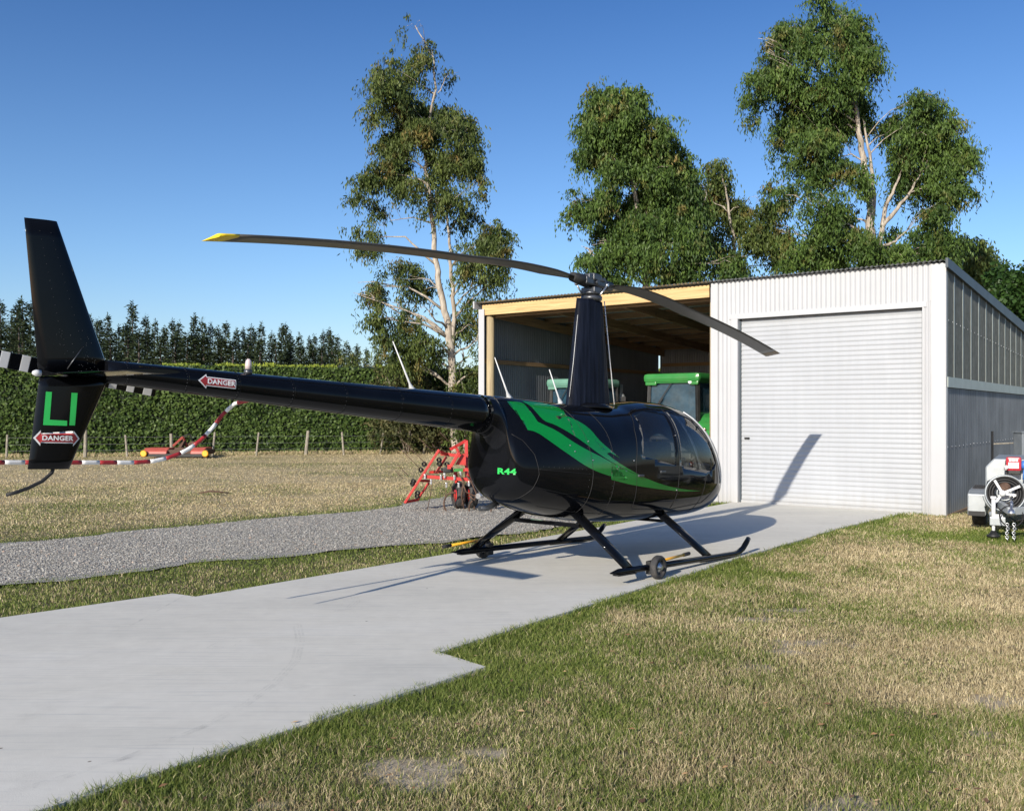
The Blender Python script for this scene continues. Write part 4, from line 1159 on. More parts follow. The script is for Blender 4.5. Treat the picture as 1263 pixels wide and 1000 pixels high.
# --- fins and stabiliser
def foil(name, root, tip, thr, tht, mat, parent, nseg=10):
    """root/tip = (LE point, TE point) in 3D; thickness across the normal"""
    rl, rt, tl, tt = [Vector(p) for p in (*root, *tip)]
    nrm = (rt - rl).cross(tl - rl).normalized()
    prof = [(0, 0), (.02, .28), (.08, .62), (.2, .92), (.35, 1.0), (.6, .78), (.85, .35), (1.0, .06)]
    mb = MB(); R_ = []
    for s_ in np.linspace(0, 1, nseg):
        le = rl.lerp(tl, s_); te = rt.lerp(tt, s_); th = thr + (tht - thr) * s_
        up = [le.lerp(te, p) + nrm * (q * th / 2) for p, q in prof]; dn = [le.lerp(te, p) - nrm * (q * th / 2) for p, q in prof[1:]][::-1]
        R_.append([mb.bm.verts.new(v) for v in up + dn])
    n_ = len(R_[0])
    for a, b in zip(R_, R_[1:]):
        for k in range(n_): mb.bm.faces.new((a[k], a[(k + 1) % n_], b[(k + 1) % n_], b[k])).smooth = True
    mb.bm.faces.new(R_[0][::-1]); mb.bm.faces.new(R_[-1]); return mb.build(name, mat, parent)
uf = foil('upper_fin', ((-5.715, 0, 1.73), (-6.19, 0, 1.67)), ((-6.115, 0, 2.715), (-6.325, 0, 2.70)), 0.075, 0.035, M['black_paint'], heli)
lf = foil('lower_fin', ((-5.715, 0, 1.70), (-6.185, 0, 1.67)), ((-5.965, 0, 1.055), (-6.235, 0, 1.055)), 0.070, 0.045, M['black_paint'], heli)
foil('tail_stabiliser', ((-5.70, -0.02, 1.705), (-6.17, -0.02, 1.69)), ((-5.76, -1.02, 1.70), (-6.10, -1.02, 1.69)), 0.04, 0.025, M['black_paint'], heli)
def fin_surf(x, z, off=0.0, side=-1):
    return Vector((x, -0.036 - off, z))
FB = None
def fin_bvh(o):
    b = bmesh.new(); b.from_mesh(o.data); t = BVHTree.FromBMesh(b); b.free(); return t
LFB = fin_bvh(lf); UFB = fin_bvh(uf)
def on_lf(x, z, off=0.002, side=-1):
    h = LFB.ray_cast(Vector((x, -1, z)), Vector((0, 1, 0)))
    return (h[0] + Vector((0, -off, 0))) if h[0] is not None else None
def on_uf(x, z, off=0.002, side=-1):
    h = UFB.ray_cast(Vector((x, -1, z)), Vector((0, 1, 0)))
    return (h[0] + Vector((0, -off, 0))) if h[0] is not None else None
L1 = [(-6.145, 1.57), (-6.108, 1.57), (-6.115, 1.385), (-6.005, 1.382), (-6.005, 1.348), (-6.155, 1.348)]
L2 = [(-5.985, 1.572), (-5.945, 1.572), (-5.952, 1.352), (-5.99, 1.352)]
decal('registration_letters', [L1, L2], M['green_mark'], hit=on_lf, off=0.003, parent=lf, step=0.04)
cx2, cz2 = -6.062, 1.262
def rectarrow(hw, hh, hx, hy): return [(cx2 - hx, cz2), (cx2 - hw, cz2 + hy), (cx2 - hw, cz2 + hh), (cx2 + hw, cz2 + hh), (cx2 + hw, cz2 + hy), (cx2 + hx, cz2), (cx2 + hw, cz2 - hy), (cx2 + hw, cz2 - hh), (cx2 - hw, cz2 - hh), (cx2 - hw, cz2 - hy)]
decal('danger_sign', [rectarrow(.105, .032, .150, .052)], M['sign_white'], hit=on_lf, off=0.003, parent=lf, step=0.04)
decal('danger_sign', [rectarrow(.104, .025, .136, .038)], M['sign_red'], hit=on_lf, off=0.006, parent=lf, step=0.04)
text_decal('danger_text', 'DANGER', 0.044, lambda a, b: on_lf(cx2 + a, cz2 + b, 0.0085) or Vector((cx2, 0, cz2)), M['sign_white'], lf, bold=0.0014, sx=1.08)
mb = MB()
rr = random.Random(4)
for k in range(46):
    z = 1.72 + rr.random() ** 1.6 * 0.28; t = rr.random()
    p = on_uf(-5.78 - t * .24 - (z - 1.73) * .38, z, 0.001)
    if p is not None: mb.lathe([(0.0026, 0), (0.0, 0.0018)], p, (0, -1, 0), 5)
for fr in (.30, .62):
    for k in range(17):
        z = 1.78 + k * .053; le = -5.735 - (z - 1.73) * .40; te = -6.185 - (z - 1.73) * .14
        p = on_uf(le + (te - le) * fr, z, 0.001)
        if p is not None: mb.lathe([(0.0024, 0), (0.0, 0.0016)], p, (0, -1, 0), 5)
mb.build('rivets', M['head_metal'], uf)
mb = MB(); p0 = on_uf(-6.02, 1.73, .006); p1 = on_uf(-5.93, 1.88, .006); mb.tube([p0, p1], .004, 6); mb.build('trim_rod', M['head_metal'], uf)
mb = MB(); mb.lathe([(0.022, 0), (0.022, .03), (.012, .05), (0, .055)], (-6.18, 0, 1.69), (-1, 0, 0), 12); mb.build('tail_light', M['white_paint'], heli)
mb = MB(); mb.tube([(-6.06, 0, 1.10), (-6.08, 0, 1.03), (-6.14, 0, 0.975), (-6.22, 0, 0.935), (-6.30, 0, 0.905), (-6.36, 0, 0.89)], [0.012, .012, .012, .012, .012, .011], 10); mb.build('tail_skid', M['black_matt'], heli)

# --- tail rotor on the port side, striped
trh = Vector((-5.86, 0.27, 1.725)); dirv = Vector((1.0, 0, -0.125)).normalized()
mb = MB(); mb.tube([(-5.83, 0.0, 1.72), trh + Vector((0, .04, 0))], 0.03, 12); mb.lathe([(0.055, 0), (0.07, .02), (.07, .07), (.04, .09)], trh - Vector((0, .05, 0)), (0, 1, 0), 16)
tr = mb.build('tail_rotor', M['head_metal'], heli)
for sg in (-1, 1):
    d = dirv * sg
    segs = [(.06, .17, 'black_paint'), (.17, .285, 'black_paint'), (.285, .345, 'sign_white'), (.345, .42, 'black_paint'), (.42, .48, 'sign_white'), (.48, .55, 'black_paint'), (.55, .62, 'sign_white'), (.62, .65, 'black_paint')]
    bl = None
    for a, b, mt in segs:
        w_ = 0.035 if a < .1 else 0.055
        mb = MB(); mb.bar(trh + d * (a + 0.0005), trh + d * (b - .0005), w_ * 2, 0.016, up=(0, 1, 0.15), bevel=.004)
        o = mb.build('rotor_blade' if bl is None else 'blade_stripe', M[mt], tr if bl is None else bl)
        if bl is None: bl = o
# --- tail rotor guard: red and white tube
GP = [(-4.52, 0.06, 1.60), (-4.56, 0.22, 1.57), (-4.62, .29, 1.48), (-4.70, .3, 1.37), (-4.80, .3, 1.27), (-4.90, .3, 1.20), (-4.98, .3, 1.16), (-5.08, .3, 1.125), (-5.2, .3, 1.10), (-5.35, .3, 1.09), (-5.7, .3, 1.09), (-6.1, .3, 1.09), (-6.5, .3, 1.09), (-6.9, .3, 1.09)]
def resample(P, step):
    P = [Vector(p) for p in P]; out = [P[0]]; acc = 0
    for a, b in zip(P, P[1:]):
        L_ = (b - a).length; t = step - acc
        while t <= L_: out.append(a.lerp(b, t / L_)); t += step
        acc = (acc + L_) % step
    out.append(P[-1]); return out
gpnt = resample(GP, 0.0325)
par = None; k = 0; i = 0
while i < len(gpnt) - 1:
    seg = gpnt[i:i + 5]
    if len(seg) < 2: break
    mb = MB(); mb.tube(seg, 0.0155, 12); o = mb.build('rotor_guard' if par is None else 'guard_stripe', M['sign_red' if k % 2 == 0 else 'sign_white'], heli if par is None else par)
    if par is None: par = o
    k += 1; i += 4

# --- mast fairing
mb = MB()
def mast_ring(z):
    t = (z - 1.70) / (3.0 - 1.70); xb = -0.385 + 0.155 * t; xf = 0.40 - 0.19 * t; w_ = 0.14 - 0.055 * t
    out = []
    n_ = 72
    for k in range(n_):
        a = 2 * math.pi * k / n_; c, s = math.cos(a), math.sin(a)
        x = (xf + xb) / 2 + (xf - xb) / 2 * c
        y = w_ * math.copysign(abs(s) ** 0.8, s) * (1.0 + 0.18 * c)
        f_ = 1 + 0.022 * math.sin(a * 14 + 2.0 * math.sin(z * 2)) + 0.012 * math.sin(a * 29 + z * 3)
        out.append((x * 1.0, y * f_, z + 0.01 * math.sin(a * 3)))
    return out
RR = [[mb.bm.verts.new(p) for p in mast_ring(z)] for z in np.linspace(1.70, 3.0, 24)]
for a, b in zip(RR, RR[1:]):
    for k in range(72): mb.bm.faces.new((a[k], a[(k + 1) % 72], b[(k + 1) % 72], b[k])).smooth = True
mb.bm.faces.new(RR[-1])
def cloth_mat():
    m, nt, b = mat_new('black_mast_cover'); v = coords(nt, scale=(9, 9, 0.6)); n1 = ntex(nt, v, 2.5, 4)
    nt.links.new(ramp(nt, n1, [(0.3, (0.003, 0.004, 0.008)), (0.7, (0.012, 0.016, 0.03))]), b.inputs['Base Color'])
    b.inputs['Roughness'].default_value = 0.55; b.inputs['Specular IOR Level'].default_value = 0.08; bump(nt, b, n1, 0.6, 0.02); return m
mastf = mb.build('mast_fairing', cloth_mat(), heli)
mb = MB(); mb.tube([(-0.255, -.02, 2.80), (-0.33, -.03, 2.25), (-0.39, -0.03, 1.85)], 0.0025, 6); mb.build('mast_edge_line', M['sign_white'], mastf)  # highlight on the fairing's trailing edge, built as a thin white line
mb = MB(); mb.tube([(0.235, -.045, 3.02), (0.335, -.07, 2.35), (0.415, -0.10, 1.80)], 0.007, 6); mb.build('mast_edge_line', M['sign_white'], mastf)  # thin white line down the fairing's front edge
# raised spine in front of / around the mast base
mb = MB(); mb.lathe([(0.30, 0.0), (0.26, .04), (.22, .06)], (0.0, 0, 1.735), (0, 0, 1), 28); mb.build('mast_base', M['black_paint'], heli)
# air scoop on the green shoulder
mb = MB(); q0 = side_hit(-0.98, 1.60, 0.0)
mb.prism([(-1.01, 1.60), (-0.90, 1.645), (-0.82, 1.60), (-0.90, 1.56)], 'y', q0.y - 0.015, q0.y + 0.10)
mb.build('air_scoop', M['green_livery'], heli, 0.01)
mb = MB(); mb.prism([(-1.02, 1.610), (-0.985, 1.612), (-0.98, 1.575), (-1.01, 1.572)], 'y', q0.y - 0.022, q0.y + 0.05); mb.build('scoop_mouth', M['black_matt'], heli)

# --- rotor head and blades
hx0 = 0.035
mb = MB()
mb.tube([(hx0 * .5, 0, 2.95), (hx0, 0, 3.20)], 0.035, 14)
mb.lathe([(0.10, 0), (0.125, .02), (.125, .06), (.09, .07)], (hx0, 0, 2.99), (0, 0, 1), 20)
mb.box((hx0, 0, 3.12), (.16, .20, .07), bevel=.015); mb.lathe([(0.11, 0), (0.11, .03), (.07, .045)], (hx0, 0, 3.07), (0, 0, 1), 20)
head = mb.build('rotor_head', M['head_metal'], heli)
A_ = 0.023
bd = Vector((math.cos(A_), math.sin(A_), 0)); bs = Vector((-math.sin(A_), math.cos(A_), 0))
hubc = Vector((hx0, 0, 3.215))
mb = MB(); mb.box(hubc, (0.42, 0.15, 0.095), A_, bevel=.02); mb.box(hubc + Vector((0, 0, .055)), (0.17, .18, .09), A_, bevel=.02); mb.box(hubc + Vector((-.12, 0, .05)), (0.09, .16, .06), A_, bevel=.01); mb.box(hubc + Vector((.13, 0, .045)), (0.07, .17, .05), A_, bevel=.01)
mb.tube([hubc - bs * .10, hubc + bs * .10], .03, 12); mb.lathe([(0.05, 0), (.05, .02), (.03, .035)], hubc + Vector((0, 0, .075)), (0, 0, 1), 14)
mb.build('hub_bar', M['head_metal'], head)
for sg in (-1, 1):
    mb = MB(); p1 = hubc + bd * (0.13 * sg) - bs * (0.13 * sg) + Vector((0, 0, -.02)); mb.tube([Vector((hx0 + .03 * sg, -.10 * sg, 3.06)), p1], .011, 8)
    mb.lathe([(0.018, -.015), (0.018, .015)], p1, (0, 1, 0), 10); mb.build('pitch_link', M['steel'], head)
    mb = MB(); mb.tube([hubc + bd * .12 * sg, hubc + bd * .40 * sg + Vector((0, 0, .01))], [.075, .055], 14); mb.build('blade_grip', M['dark_metal'], head)
def zdroop(r): return 3.215 + 0.03 * math.sin(min(r / 2.2, 1) * math.pi) - 0.405 * (r / 5.03) ** 2.0
def rotor_blade(sg):
    pitch = -0.11 if sg > 0 else 0.08
    def sect(r):
        ch = 0.255 if r > 0.75 else 0.12 + (r - .35) / .4 * .135
        c = Vector((hubc.x, hubc.y, 0)) + bd * (r * sg); c.z = zdroop(r)
        cd = (bs * sg)          # leading edge direction (counter-clockwise rotor)
        ca, sa = math.cos(pitch), math.sin(pitch)
        cdir = cd * ca + Vector((0, 0, sa)); nd = Vector((0, 0, ca)) - cd * sa
        prof = [(0.25, 0), (.235, .035), (.17, .058), (.05, .062), (-.25, .035), (-.5, .018), (-.75, .003), (-.5, -.014), (-.25, -.026), (.05, -.045), (.17, -.045), (.235, -.028)]
        return [c + cdir * (a * ch) + nd * (b * ch) for a, b in prof]
    def piece(name, r0, r1, n_, mat, parent):
        mb = MB(); R_ = [[mb.bm.verts.new(p) for p in sect(r)] for r in np.linspace(r0, r1, n_)]
        k_ = len(R_[0])
        for a, b in zip(R_, R_[1:]):
            for k in range(k_): mb.bm.faces.new((a[k], a[(k + 1) % k_], b[(k + 1) % k_], b[k])).smooth = True
        mb.bm.faces.new(R_[0][::-1]); mb.bm.faces.new(R_[-1]); return mb.build(name, mat, parent)
    b_ = piece('rotor_blade', 0.36, 4.86, 34, M['blade'], head)
    piece('blade_tip', 4.86, 5.03, 4, M['yellow'] if sg < 0 else M['blade_tan'], b_)
rotor_blade(-1); rotor_blade(1)

# --- landing gear
for sy in (-1, 1):
    mb = MB()
    pts = [(-1.05, 1.09 * sy, 0.035), (-0.9, 1.09 * sy, 0.035), (0.4, 1.09 * sy, 0.035), (1.60, 1.09 * sy, 0.035), (1.72, 1.09 * sy, 0.045), (1.84, 1.09 * sy, 0.085), (1.93, 1.09 * sy, 0.15), (1.99, 1.09 * sy, .20)]
    mb.tube(pts, [0.006, .034, .034, .034, .034, .034, .034, .03], 14); sk = mb.build('skid', M['black_paint'], heli)
    mb = MB(); mb.bar((-0.95, 1.09 * sy, 0.004), (-.62, 1.09 * sy, 0.004), .075, .012); mb.build('skid_shoe', M['dark_metal'], sk); mb = MB(); mb.bar((.75, 1.09 * sy, 0.004), (1.5, 1.09 * sy, 0.004), .05, .01); mb.build('skid_shoe', M['dark_metal'], sk)
    for xt, xb in ((-0.66, -0.70), (0.93, 0.96)):
        mb = MB()
        a = Vector((xt, 0.34 * sy, 0.58)); b = Vector((xb, 1.085 * sy, 0.055))
        mb.tube([a, a.lerp(b, .5) + Vector((0, 0, 0.015)), b], [0.080, 0.073, 0.066], 18, sx=1.0)
        # flatten into a fairing: wide fore-and-aft, thin across
        d = (b - a).normalized(); n1 = d.cross(Vector((1, 0, 0))).normalized()
        for v in mb.bm.verts:
            q = v.co - a; k = q.dot(n1); v.co -= n1 * (k * 0.55); v.co.x = xt + (v.co.x - xt) * 1.2
        mb.build('landing_strut', M['black_paint'], heli)
        mb = MB(); mb.lathe([(0.008, 0), (0, .005)], b + Vector((0, -.02 * sy, .09)), (0, sy, .6), 8); mb.build('strut_bolt', M['steel'], heli)
mb = MB(); mb.box((1.0, 0, .415), (.09, .9, .03)); mb.build('cross_tube_cover', M['black_paint'], heli); mb = MB(); mb.box((-.68, 0, .44), (.09, .9, .04)); mb.build('cross_tube_cover', M['black_paint'], heli)
mb = MB(); mb.tube([(-1.40, 0.12, 0.68), (-1.52, 0.16, 0.62), (-1.62, .18, .62)], 0.03, 14); mb.build('exhaust_pipe', M['head_metal'], heli)

# --- cabin interior
mb = MB(); mb.box((1.0, 0, 0.56), (2.2, 0.72, 0.05)); mb.build('cabin_floor', M['panel_grey'], heli)
mb = MB(); mb.box((-0.15, 0, 1.05), (0.05, .82, 0.95)); mb.build('bulkhead', M['panel_grey'], heli)
for (x, y) in ((0.22, .3), (0.22, -.3), (1.15, .3), (1.15, -.3)):
    mb = MB(); mb.box((x + .1, y, .80), (.46, .48, .22), bevel=.05); s_ = mb.build('seat', M['seat'], heli)
    mb = MB(); mb.box((x - .13, y, 1.10), (.11, .46, .55), Matrix.Rotation(R(-9), 4, 'Y'), bevel=.045); mb.build('seat_back', M['seat'], s_)
    mb = MB(); mb.tube([(x - .12, y - .1, 1.35), (x - .08, y - .03, 1.0), (x + .05, y + .02, .93)], .014, 6); mb.build('seat_belt', M['head_metal'], s_)
mb = MB(); mb.box((1.80, 0, .78), (.16, .26, .52), Matrix.Rotation(R(12), 4, 'Y'), bevel=.03); mb.box((1.84, 0, 1.06), (.12, .52, .24), Matrix.Rotation(R(-14), 4, 'Y'), bevel=.03); ip = mb.build('instrument_panel', M['panel_grey'], heli)
mb = MB()
for k in range(6): mb.lathe([(0.032, 0), (.032, .006)], (1.775, -.17 + (k % 3) * .17, 1.04 + (k // 3) * .09), (-1, 0, .25), 14)
mb.build('dials', M['dial'], ip)
mb = MB(); mb.tube([(1.25, 0, .6), (1.28, 0, 1.05), (1.22, 0.0, 1.12)], .014, 8); mb.tube([(1.22, -.3, 1.12), (1.22, .3, 1.12)], .013, 8); mb.tube([(1.22, -.3, 1.16), (1.22, -.3, .98)], .018, 8); mb.tube([(1.22, .3, 1.16), (1.22, .3, .98)], .018, 8); mb.build('cyclic_stick', M['black_matt'], heli)
mb = MB(); mb.tube([(1.72, 0, 1.80), (2.06, 0, 1.665), (2.30, 0, 1.50), (2.47, 0, 1.33), (2.60, 0, 1.15), (2.68, 0, .98)], 0.016, 8); mb.build('windscreen_post', M['white_paint'], heli)
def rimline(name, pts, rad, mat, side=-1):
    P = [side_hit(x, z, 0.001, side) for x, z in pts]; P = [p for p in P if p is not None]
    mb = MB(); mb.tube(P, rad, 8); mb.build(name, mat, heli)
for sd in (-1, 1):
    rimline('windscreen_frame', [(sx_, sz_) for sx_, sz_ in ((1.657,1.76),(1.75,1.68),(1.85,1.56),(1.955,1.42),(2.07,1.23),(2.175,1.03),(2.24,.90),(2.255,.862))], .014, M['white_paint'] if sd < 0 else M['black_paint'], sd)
mb = MB(); mb.lathe([(.05, 0), (.045, .02), (0, .03)], (2.62, -.05, .86), (1, -.1, -.3), 18); mb.build('landing_light', M['dial'], heli)
mb = MB(); mb.tube([(2.56, -0.14, .93), (2.70, -0.15, .93), (2.78, -.155, .92)], .008, 8); mb.build('pitot_tube', M['steel'], heli)

HM = Matrix.Translation(HO) @ Matrix.Rotation(HPSI, 4, 'Z') @ Matrix.Rotation(HPIT, 4, 'Y')
# --- ground-handling wheels clipped to the skids (things of their own: they lift off)
def gwheel(side, xw, label, hdir, hang):
    w = HM @ Vector((xw, 1.09 * side, 0)); rad = 0.125
    root = empty('ground_handling_wheel', (w.x, w.y, 0.012), (0, 0, HPSI)); tag(root, label, 'wheel', 'wheels clipped to the helicopter skids')
    y0 = (0.10 if side > 0 else -0.10)
    mb = MB(); mb.lathe([(rad * .58, -.035), (rad * .92, -.036), (rad, -.02), (rad, .02), (rad * .92, .036), (rad * .58, .035)], (0, y0, rad), (0, 1, 0), 36, ring=True); ty = mb.build('tyre', M['rubber'], root)
    mb = MB(); mb.lathe([(.02, -.05), (.025, -.03), (rad * .58, -.02), (rad * .6, .0), (rad * .58, .02), (.025, .03), (.02, .05)], (0, y0, rad), (0, 1, 0), 24); mb.build('rim', M['steel'], ty)
    mb = MB(); mb.tube([(0, y0, rad), (0, -.02 * side, rad)], .014, 10); mb.box((0.0, 0, rad - .01), (.10, .05, .14), bevel=.008); mb.build('bracket', M['dark_metal'], root)
    d = Vector((math.cos(hang) * hdir, 0, math.sin(hang)))
    p0 = Vector((0.03 * hdir, y0 * .4, (rad + .04) if side < 0 else .235)); 
    mb = MB(); mb.tube([p0, p0 + d * .62], .015, 12); h = mb.build('handle', M['orange'], root)
    mb = MB(); mb.tube([p0 + d * .60, p0 + d * .72], .021, 12); mb.build('grip', M['black_matt'], h)
gwheel(-1, -0.30, 'small black wheel clipped to the near skid, its amber handle pointing at the shed', 1, 0.02)
gwheel(1, -0.42, 'small black wheel clipped to the far skid, its amber handle pointing away from the shed', -1, -0.02)

# ================================================================ red tine rake beside the gravel
def ctube(mb, c, ax, Rr, r, turns=1.0, n=14, pitch=0.0):
    ax = Vector(ax).normalized(); x = ax.cross(Vector((0, 0, 1)) if abs(ax.z) < .9 else Vector((1, 0, 0))).normalized(); y = ax.cross(x)
    pts = [Vector(c) + (x * math.cos(t) + y * math.sin(t)) * Rr + ax * (pitch * t / 6.283) for t in np.linspace(0, 6.283 * turns, int(n * turns))]
    mb.tube(pts, r, 6)
RB = at(560, 628, 16.9); RB.z = 0
rake = empty('hay_rake', RB); tag(rake, 'red hay rake with folded frame and curved wire tines beside the gravel track', 'hay rake')
def rp(zx, zy, dy=0.0):
    """from the enlarged view of the photo (8.69x, origin 490,530) to the rake's own metres"""
    p = at(490 + zx / 8.69, 530 + zy / 8.69, 16.9); return Vector((p.x - RB.x, dy, p.z))
mb = MB()
mb.bar(rp(450, 212), rp(80, 782), .06, .045); mb.bar(rp(515, 295, .3), rp(400, 475, .3), .06, .045); mb.bar(rp(322, 578, .3), rp(200, 765, .3), .055, .045)
mb.bar(rp(85, 775), rp(205, 765, .3), .045, .045); mb.bar(rp(450, 235), rp(520, 270, .3), .05, .05); mb.bar(rp(240, 545), rp(330, 560, .3), .045, .045)
mb.build('folding_arm', M['rake_red'], rake, .004)
mb = MB()
mb.bar(rp(300, 500), rp(800, 535), .07, .06); mb.bar(rp(450, 262, .3), rp(760, 300, .3), .05, .06); mb.bar(rp(320, 470, .4), rp(780, 450, .6), .06, .05)
mb.bar(rp(560, 215, .2), rp(730, 120, .3), .05, .05); mb.bar(rp(730, 120, .3), rp(740, 520, .1), .06, .05); mb.bar(rp(600, 180, .5), rp(700, 360, .5), .05, .05)
mb.build('main_frame', M['rake_red'], rake, .004)
mb = MB(); mb.bar(rp(665, 238, -.05), rp(575, 392, -.05), .13, .06); mb.box(rp(560, 395, -.06), (.07, .05, .08)); mb.build('frame_gusset', M['rake_red'], rake, .005)
mb = MB(); mb.prism([(rp(690, 260).x, rp(0, 260).z), (rp(735, 250).x, rp(0, 250).z), (rp(735, 380).x, rp(0, 380).z), (rp(620, 372).x, rp(0, 372).z)], 'y', .0, .04); mb.build('frame_gusset', M['rake_red'], rake)
for (zx, zy) in ((640, 740), (780, 770)):
    c = rp(zx, zy, .45); c.z = 0.245
    mb = MB(); mb.lathe([(.14, -.07), (.22, -.08), (.245, -.05), (.245, .05), (.22, .08), (.14, .07)], c, (1, .35, 0), 30, ring=True); ty = mb.build('wheel', M['rubber'], rake)
    mb = MB(); mb.lathe([(.03, -.08), (.14, -.05), (.145, 0), (.14, .05), (.03, .08)], c, (1, .35, 0), 20); mb.build('rim', M['rake_red'], ty)
    mb = MB(); mb.bar(c + Vector((0, 0, 0)), c + Vector((-.05, -.1, .42)), .05, .05); mb.build('wheel_leg', M['rake_red'], rake)
def tine(pts, r=0.006):
    mb = MB(); mb.tube(pts, r, 6); mb.build('tine', M['rust'], rake)
def arc(cx, cy, rx, ry, a0, a1, dy=0.0): return [rp(cx + rx * math.cos(R(a)), cy + ry * math.sin(R(a)), dy) for a in np.linspace(a0, a1, 18)]
tine(arc(600, 790, 100, 118, 90 + 20, 285), .017)
tine(arc(860, 840, 88, 105, 110, 235, -.1), .016); tine(arc(1110, 870, 105, 90, 120, 235, -.2), .015); tine(arc(1110, 880, 60, 80, 110, 260, .3), .014); tine(arc(880, 850, 60, 110, 60, 190, .2), .013)
tine([rp(372, 560), rp(355, 700), rp(325, 850), rp(320, 918), rp(400, 908), rp(500, 898)], .007)
tine([rp(522, 600, .1), rp(505, 760, .1), rp(490, 905, .1), rp(600, 900, .1), rp(760, 880, .1)], .007)
tine([rp(565, 600, .3), rp(590, 760, .3), rp(640, 880, .3)], .007)
for a, b in (((455, 25), (560, 130)), ((232, 88), (385, 238)), ((62, 122), (305, 362)), ((28, 198), (240, 412)), ((0, 372), (115, 490)), ((-20, 440), (60, 520)), ((375, 150), (415, 205))):
    tine([rp(*a), rp(*b)], .006)
for (zx, zy) in ((275, 375), (240, 435), (160, 560), (205, 685), (200, 720), (435, 330), (440, 372), (520, 375), (150, 585)):
    mb = MB(); ctube(mb, rp(zx, zy, .02), (.5, .6, .3), .038, .010, 2.2, 12, .025); mb.build('spring_coil', M['dark_metal'], rake)
for (zx, zy) in ((300, 500), (470, 510), (615, 510), (510, 490), (680, 470), (365, 555), (530, 590), (660, 590), (770, 575)):
    mb = MB(); mb.box(rp(zx, zy, -.045), (.035, .05, .09), bevel=.006); mb.tube([rp(zx, zy - 25, -.06), rp(zx, zy + 25, -.06)], .01, 6); mb.build('tine_clamp', M['steel'], rake)
mb = MB()
for k in range(15): mb.torus(rp(705 + 8 * math.sin(k * 1.3), 560 + k * 17, -.08), (1, .2, 0) if k % 2 else (0, 1, 0), .016, .005, 10, 5)
mb.build('chain', M['rust'], rake)
for pts in (((740, 480), (800, 560), (850, 680), (830, 750), (770, 700)), ((700, 560), (740, 660), (820, 700), (870, 690)), ((660, 470), (720, 560), (690, 700), (720, 840))):
    mb = MB(); mb.tube([rp(a, b, -.1) for a, b in pts], .014, 8); mb.build('hydraulic_hose', M['rust'], rake)
mb = MB(); mb.tube([rp(870, 700, -.2), rp(940, 690, .1)], .05, 14); mb.build('axle_stub', M['steel'], rake)
mb = MB(); mb.box(rp(540, 435, .1), (.18, .12, .10), bevel=.02); mb.box(rp(500, 430, .2), (.14, .1, .05)); mb.build('gearbox', M['dark_metal'], rake)
mb = MB(); mb.box(rp(655, 430, -.02), (.17, .02, .055)); mb.build('green_guard', M['tractor_green'], rake)

# ================================================================ fuel trailer at the right
TB = Vector((at(1237, 640, 13.4).x, 13.4, 0)); TA = R(-30)
trl = empty('fuel_trailer', TB, (0, 0, TA)); tag(trl, 'grey fuel trailer with hose reel and red pump parked on grass beside the shed wall', 'trailer')
def tp(zx, zy, dy=0.0, D0=13.4):
    """enlarged view (7.41x, origin 1190,540) to trailer metres; dy = metres further back"""
    px, py = 1190 + zx / 7.41, 540 + zy / 7.41
    k = (px - PW / 2) / FPX; ca, sa = math.cos(TA), math.sin(TA)
    x = (k * (TB.y + dy * ca) - TB.x + dy * sa) / (ca - k * sa)
    yw = TB.y + x * sa + dy * ca
    return Vector((x, dy, CAMZ - (py - HOR) / FPX * yw))
mb = MB()
a = tp(188, 560, .35); b = tp(188, 265, .35); c = tp(262, 190, .35)
X1 = a.x + 1.75
mb.prism([(a.x, .56), (a.x, b.z), (c.x, c.z), (X1 - .12, c.z), (X1, b.z), (X1, .56)], 'y', .35, 1.95)
mb.build('fuel_tank', M['trailer_grey'], trl, .02)
mb = MB(); mb.bar((a.x + .05, .2, .46), (a.x + .05, 2.3, .46), .07, .11); mb.bar((X1 - .05, .2, .46), (X1 - .05, 2.3, .46), .07, .11); mb.bar((a.x, .32, .46), (X1, .32, .46), .07, .12); mb.bar((a.x, 2.1, .46), (X1, 2.1, .46), .07, .12)
cpl = tp(425, 700, -.75)
mb.bar((a.x + .15, .3, .46), (cpl.x - .02, cpl.y + .1, .42), .06, .1); mb.bar((X1 - .5, .3, .46), (cpl.x + .02, cpl.y + .1, .42), .06, .1)
mb.build('chassis_frame', M['trailer_grey'], trl, .006)
g = tp(45, 690, 1.0); g1 = tp(185, 690, 1.0); gt = tp(70, 468, 1.0)
for sgn, ox in ((1, 0), (-1, X1 + a.x)):
    def fx(x): return x if sgn == 1 else ox - x
    mb = MB(); P = [(.55, g.z + .02), (.55, gt.z - .04), (.85, gt.z), (1.75, gt.z), (2.05, gt.z - .04), (2.05, g.z + .02)]
    x0, x1 = sorted((fx(g.x), fx(a.x - .005))); mb.prism([(y, z) for y, z in P], 'x', x0, x1); md_ = mb.build('mudguard', M['trailer_grey'], trl, .015)
    mb = MB(); mb.box(((x0 + x1) / 2, .545, g.z + .05), (x1 - x0 - .02, .02, .07)); mb.build('mudguard_trim', M['black_matt'], md_)
    xc = (x0 + x1) / 2
    mb = MB(); mb.lathe([(.17, -.09), (.28, -.10), (.31, -.07), (.315, 0), (.31, .07), (.28, .10), (.17, .09)], (xc, 1.3, .315), (1, 0, 0), 36, ring=True)
    for k in range(5): mb.torus((xc - .06 + k * .03, 1.3, .315), (1, 0, 0), .309, .008, 36, 5)
    w_ = mb.build('wheel', M['rubber'], trl); mb = MB(); mb.lathe([(.03, .09), (.15, .06), (.18, .08), (.18, -.08)], (xc, 1.3, .315), (-sgn, 0, 0), 24); mb.build('rim', M['white_paint'], w_)
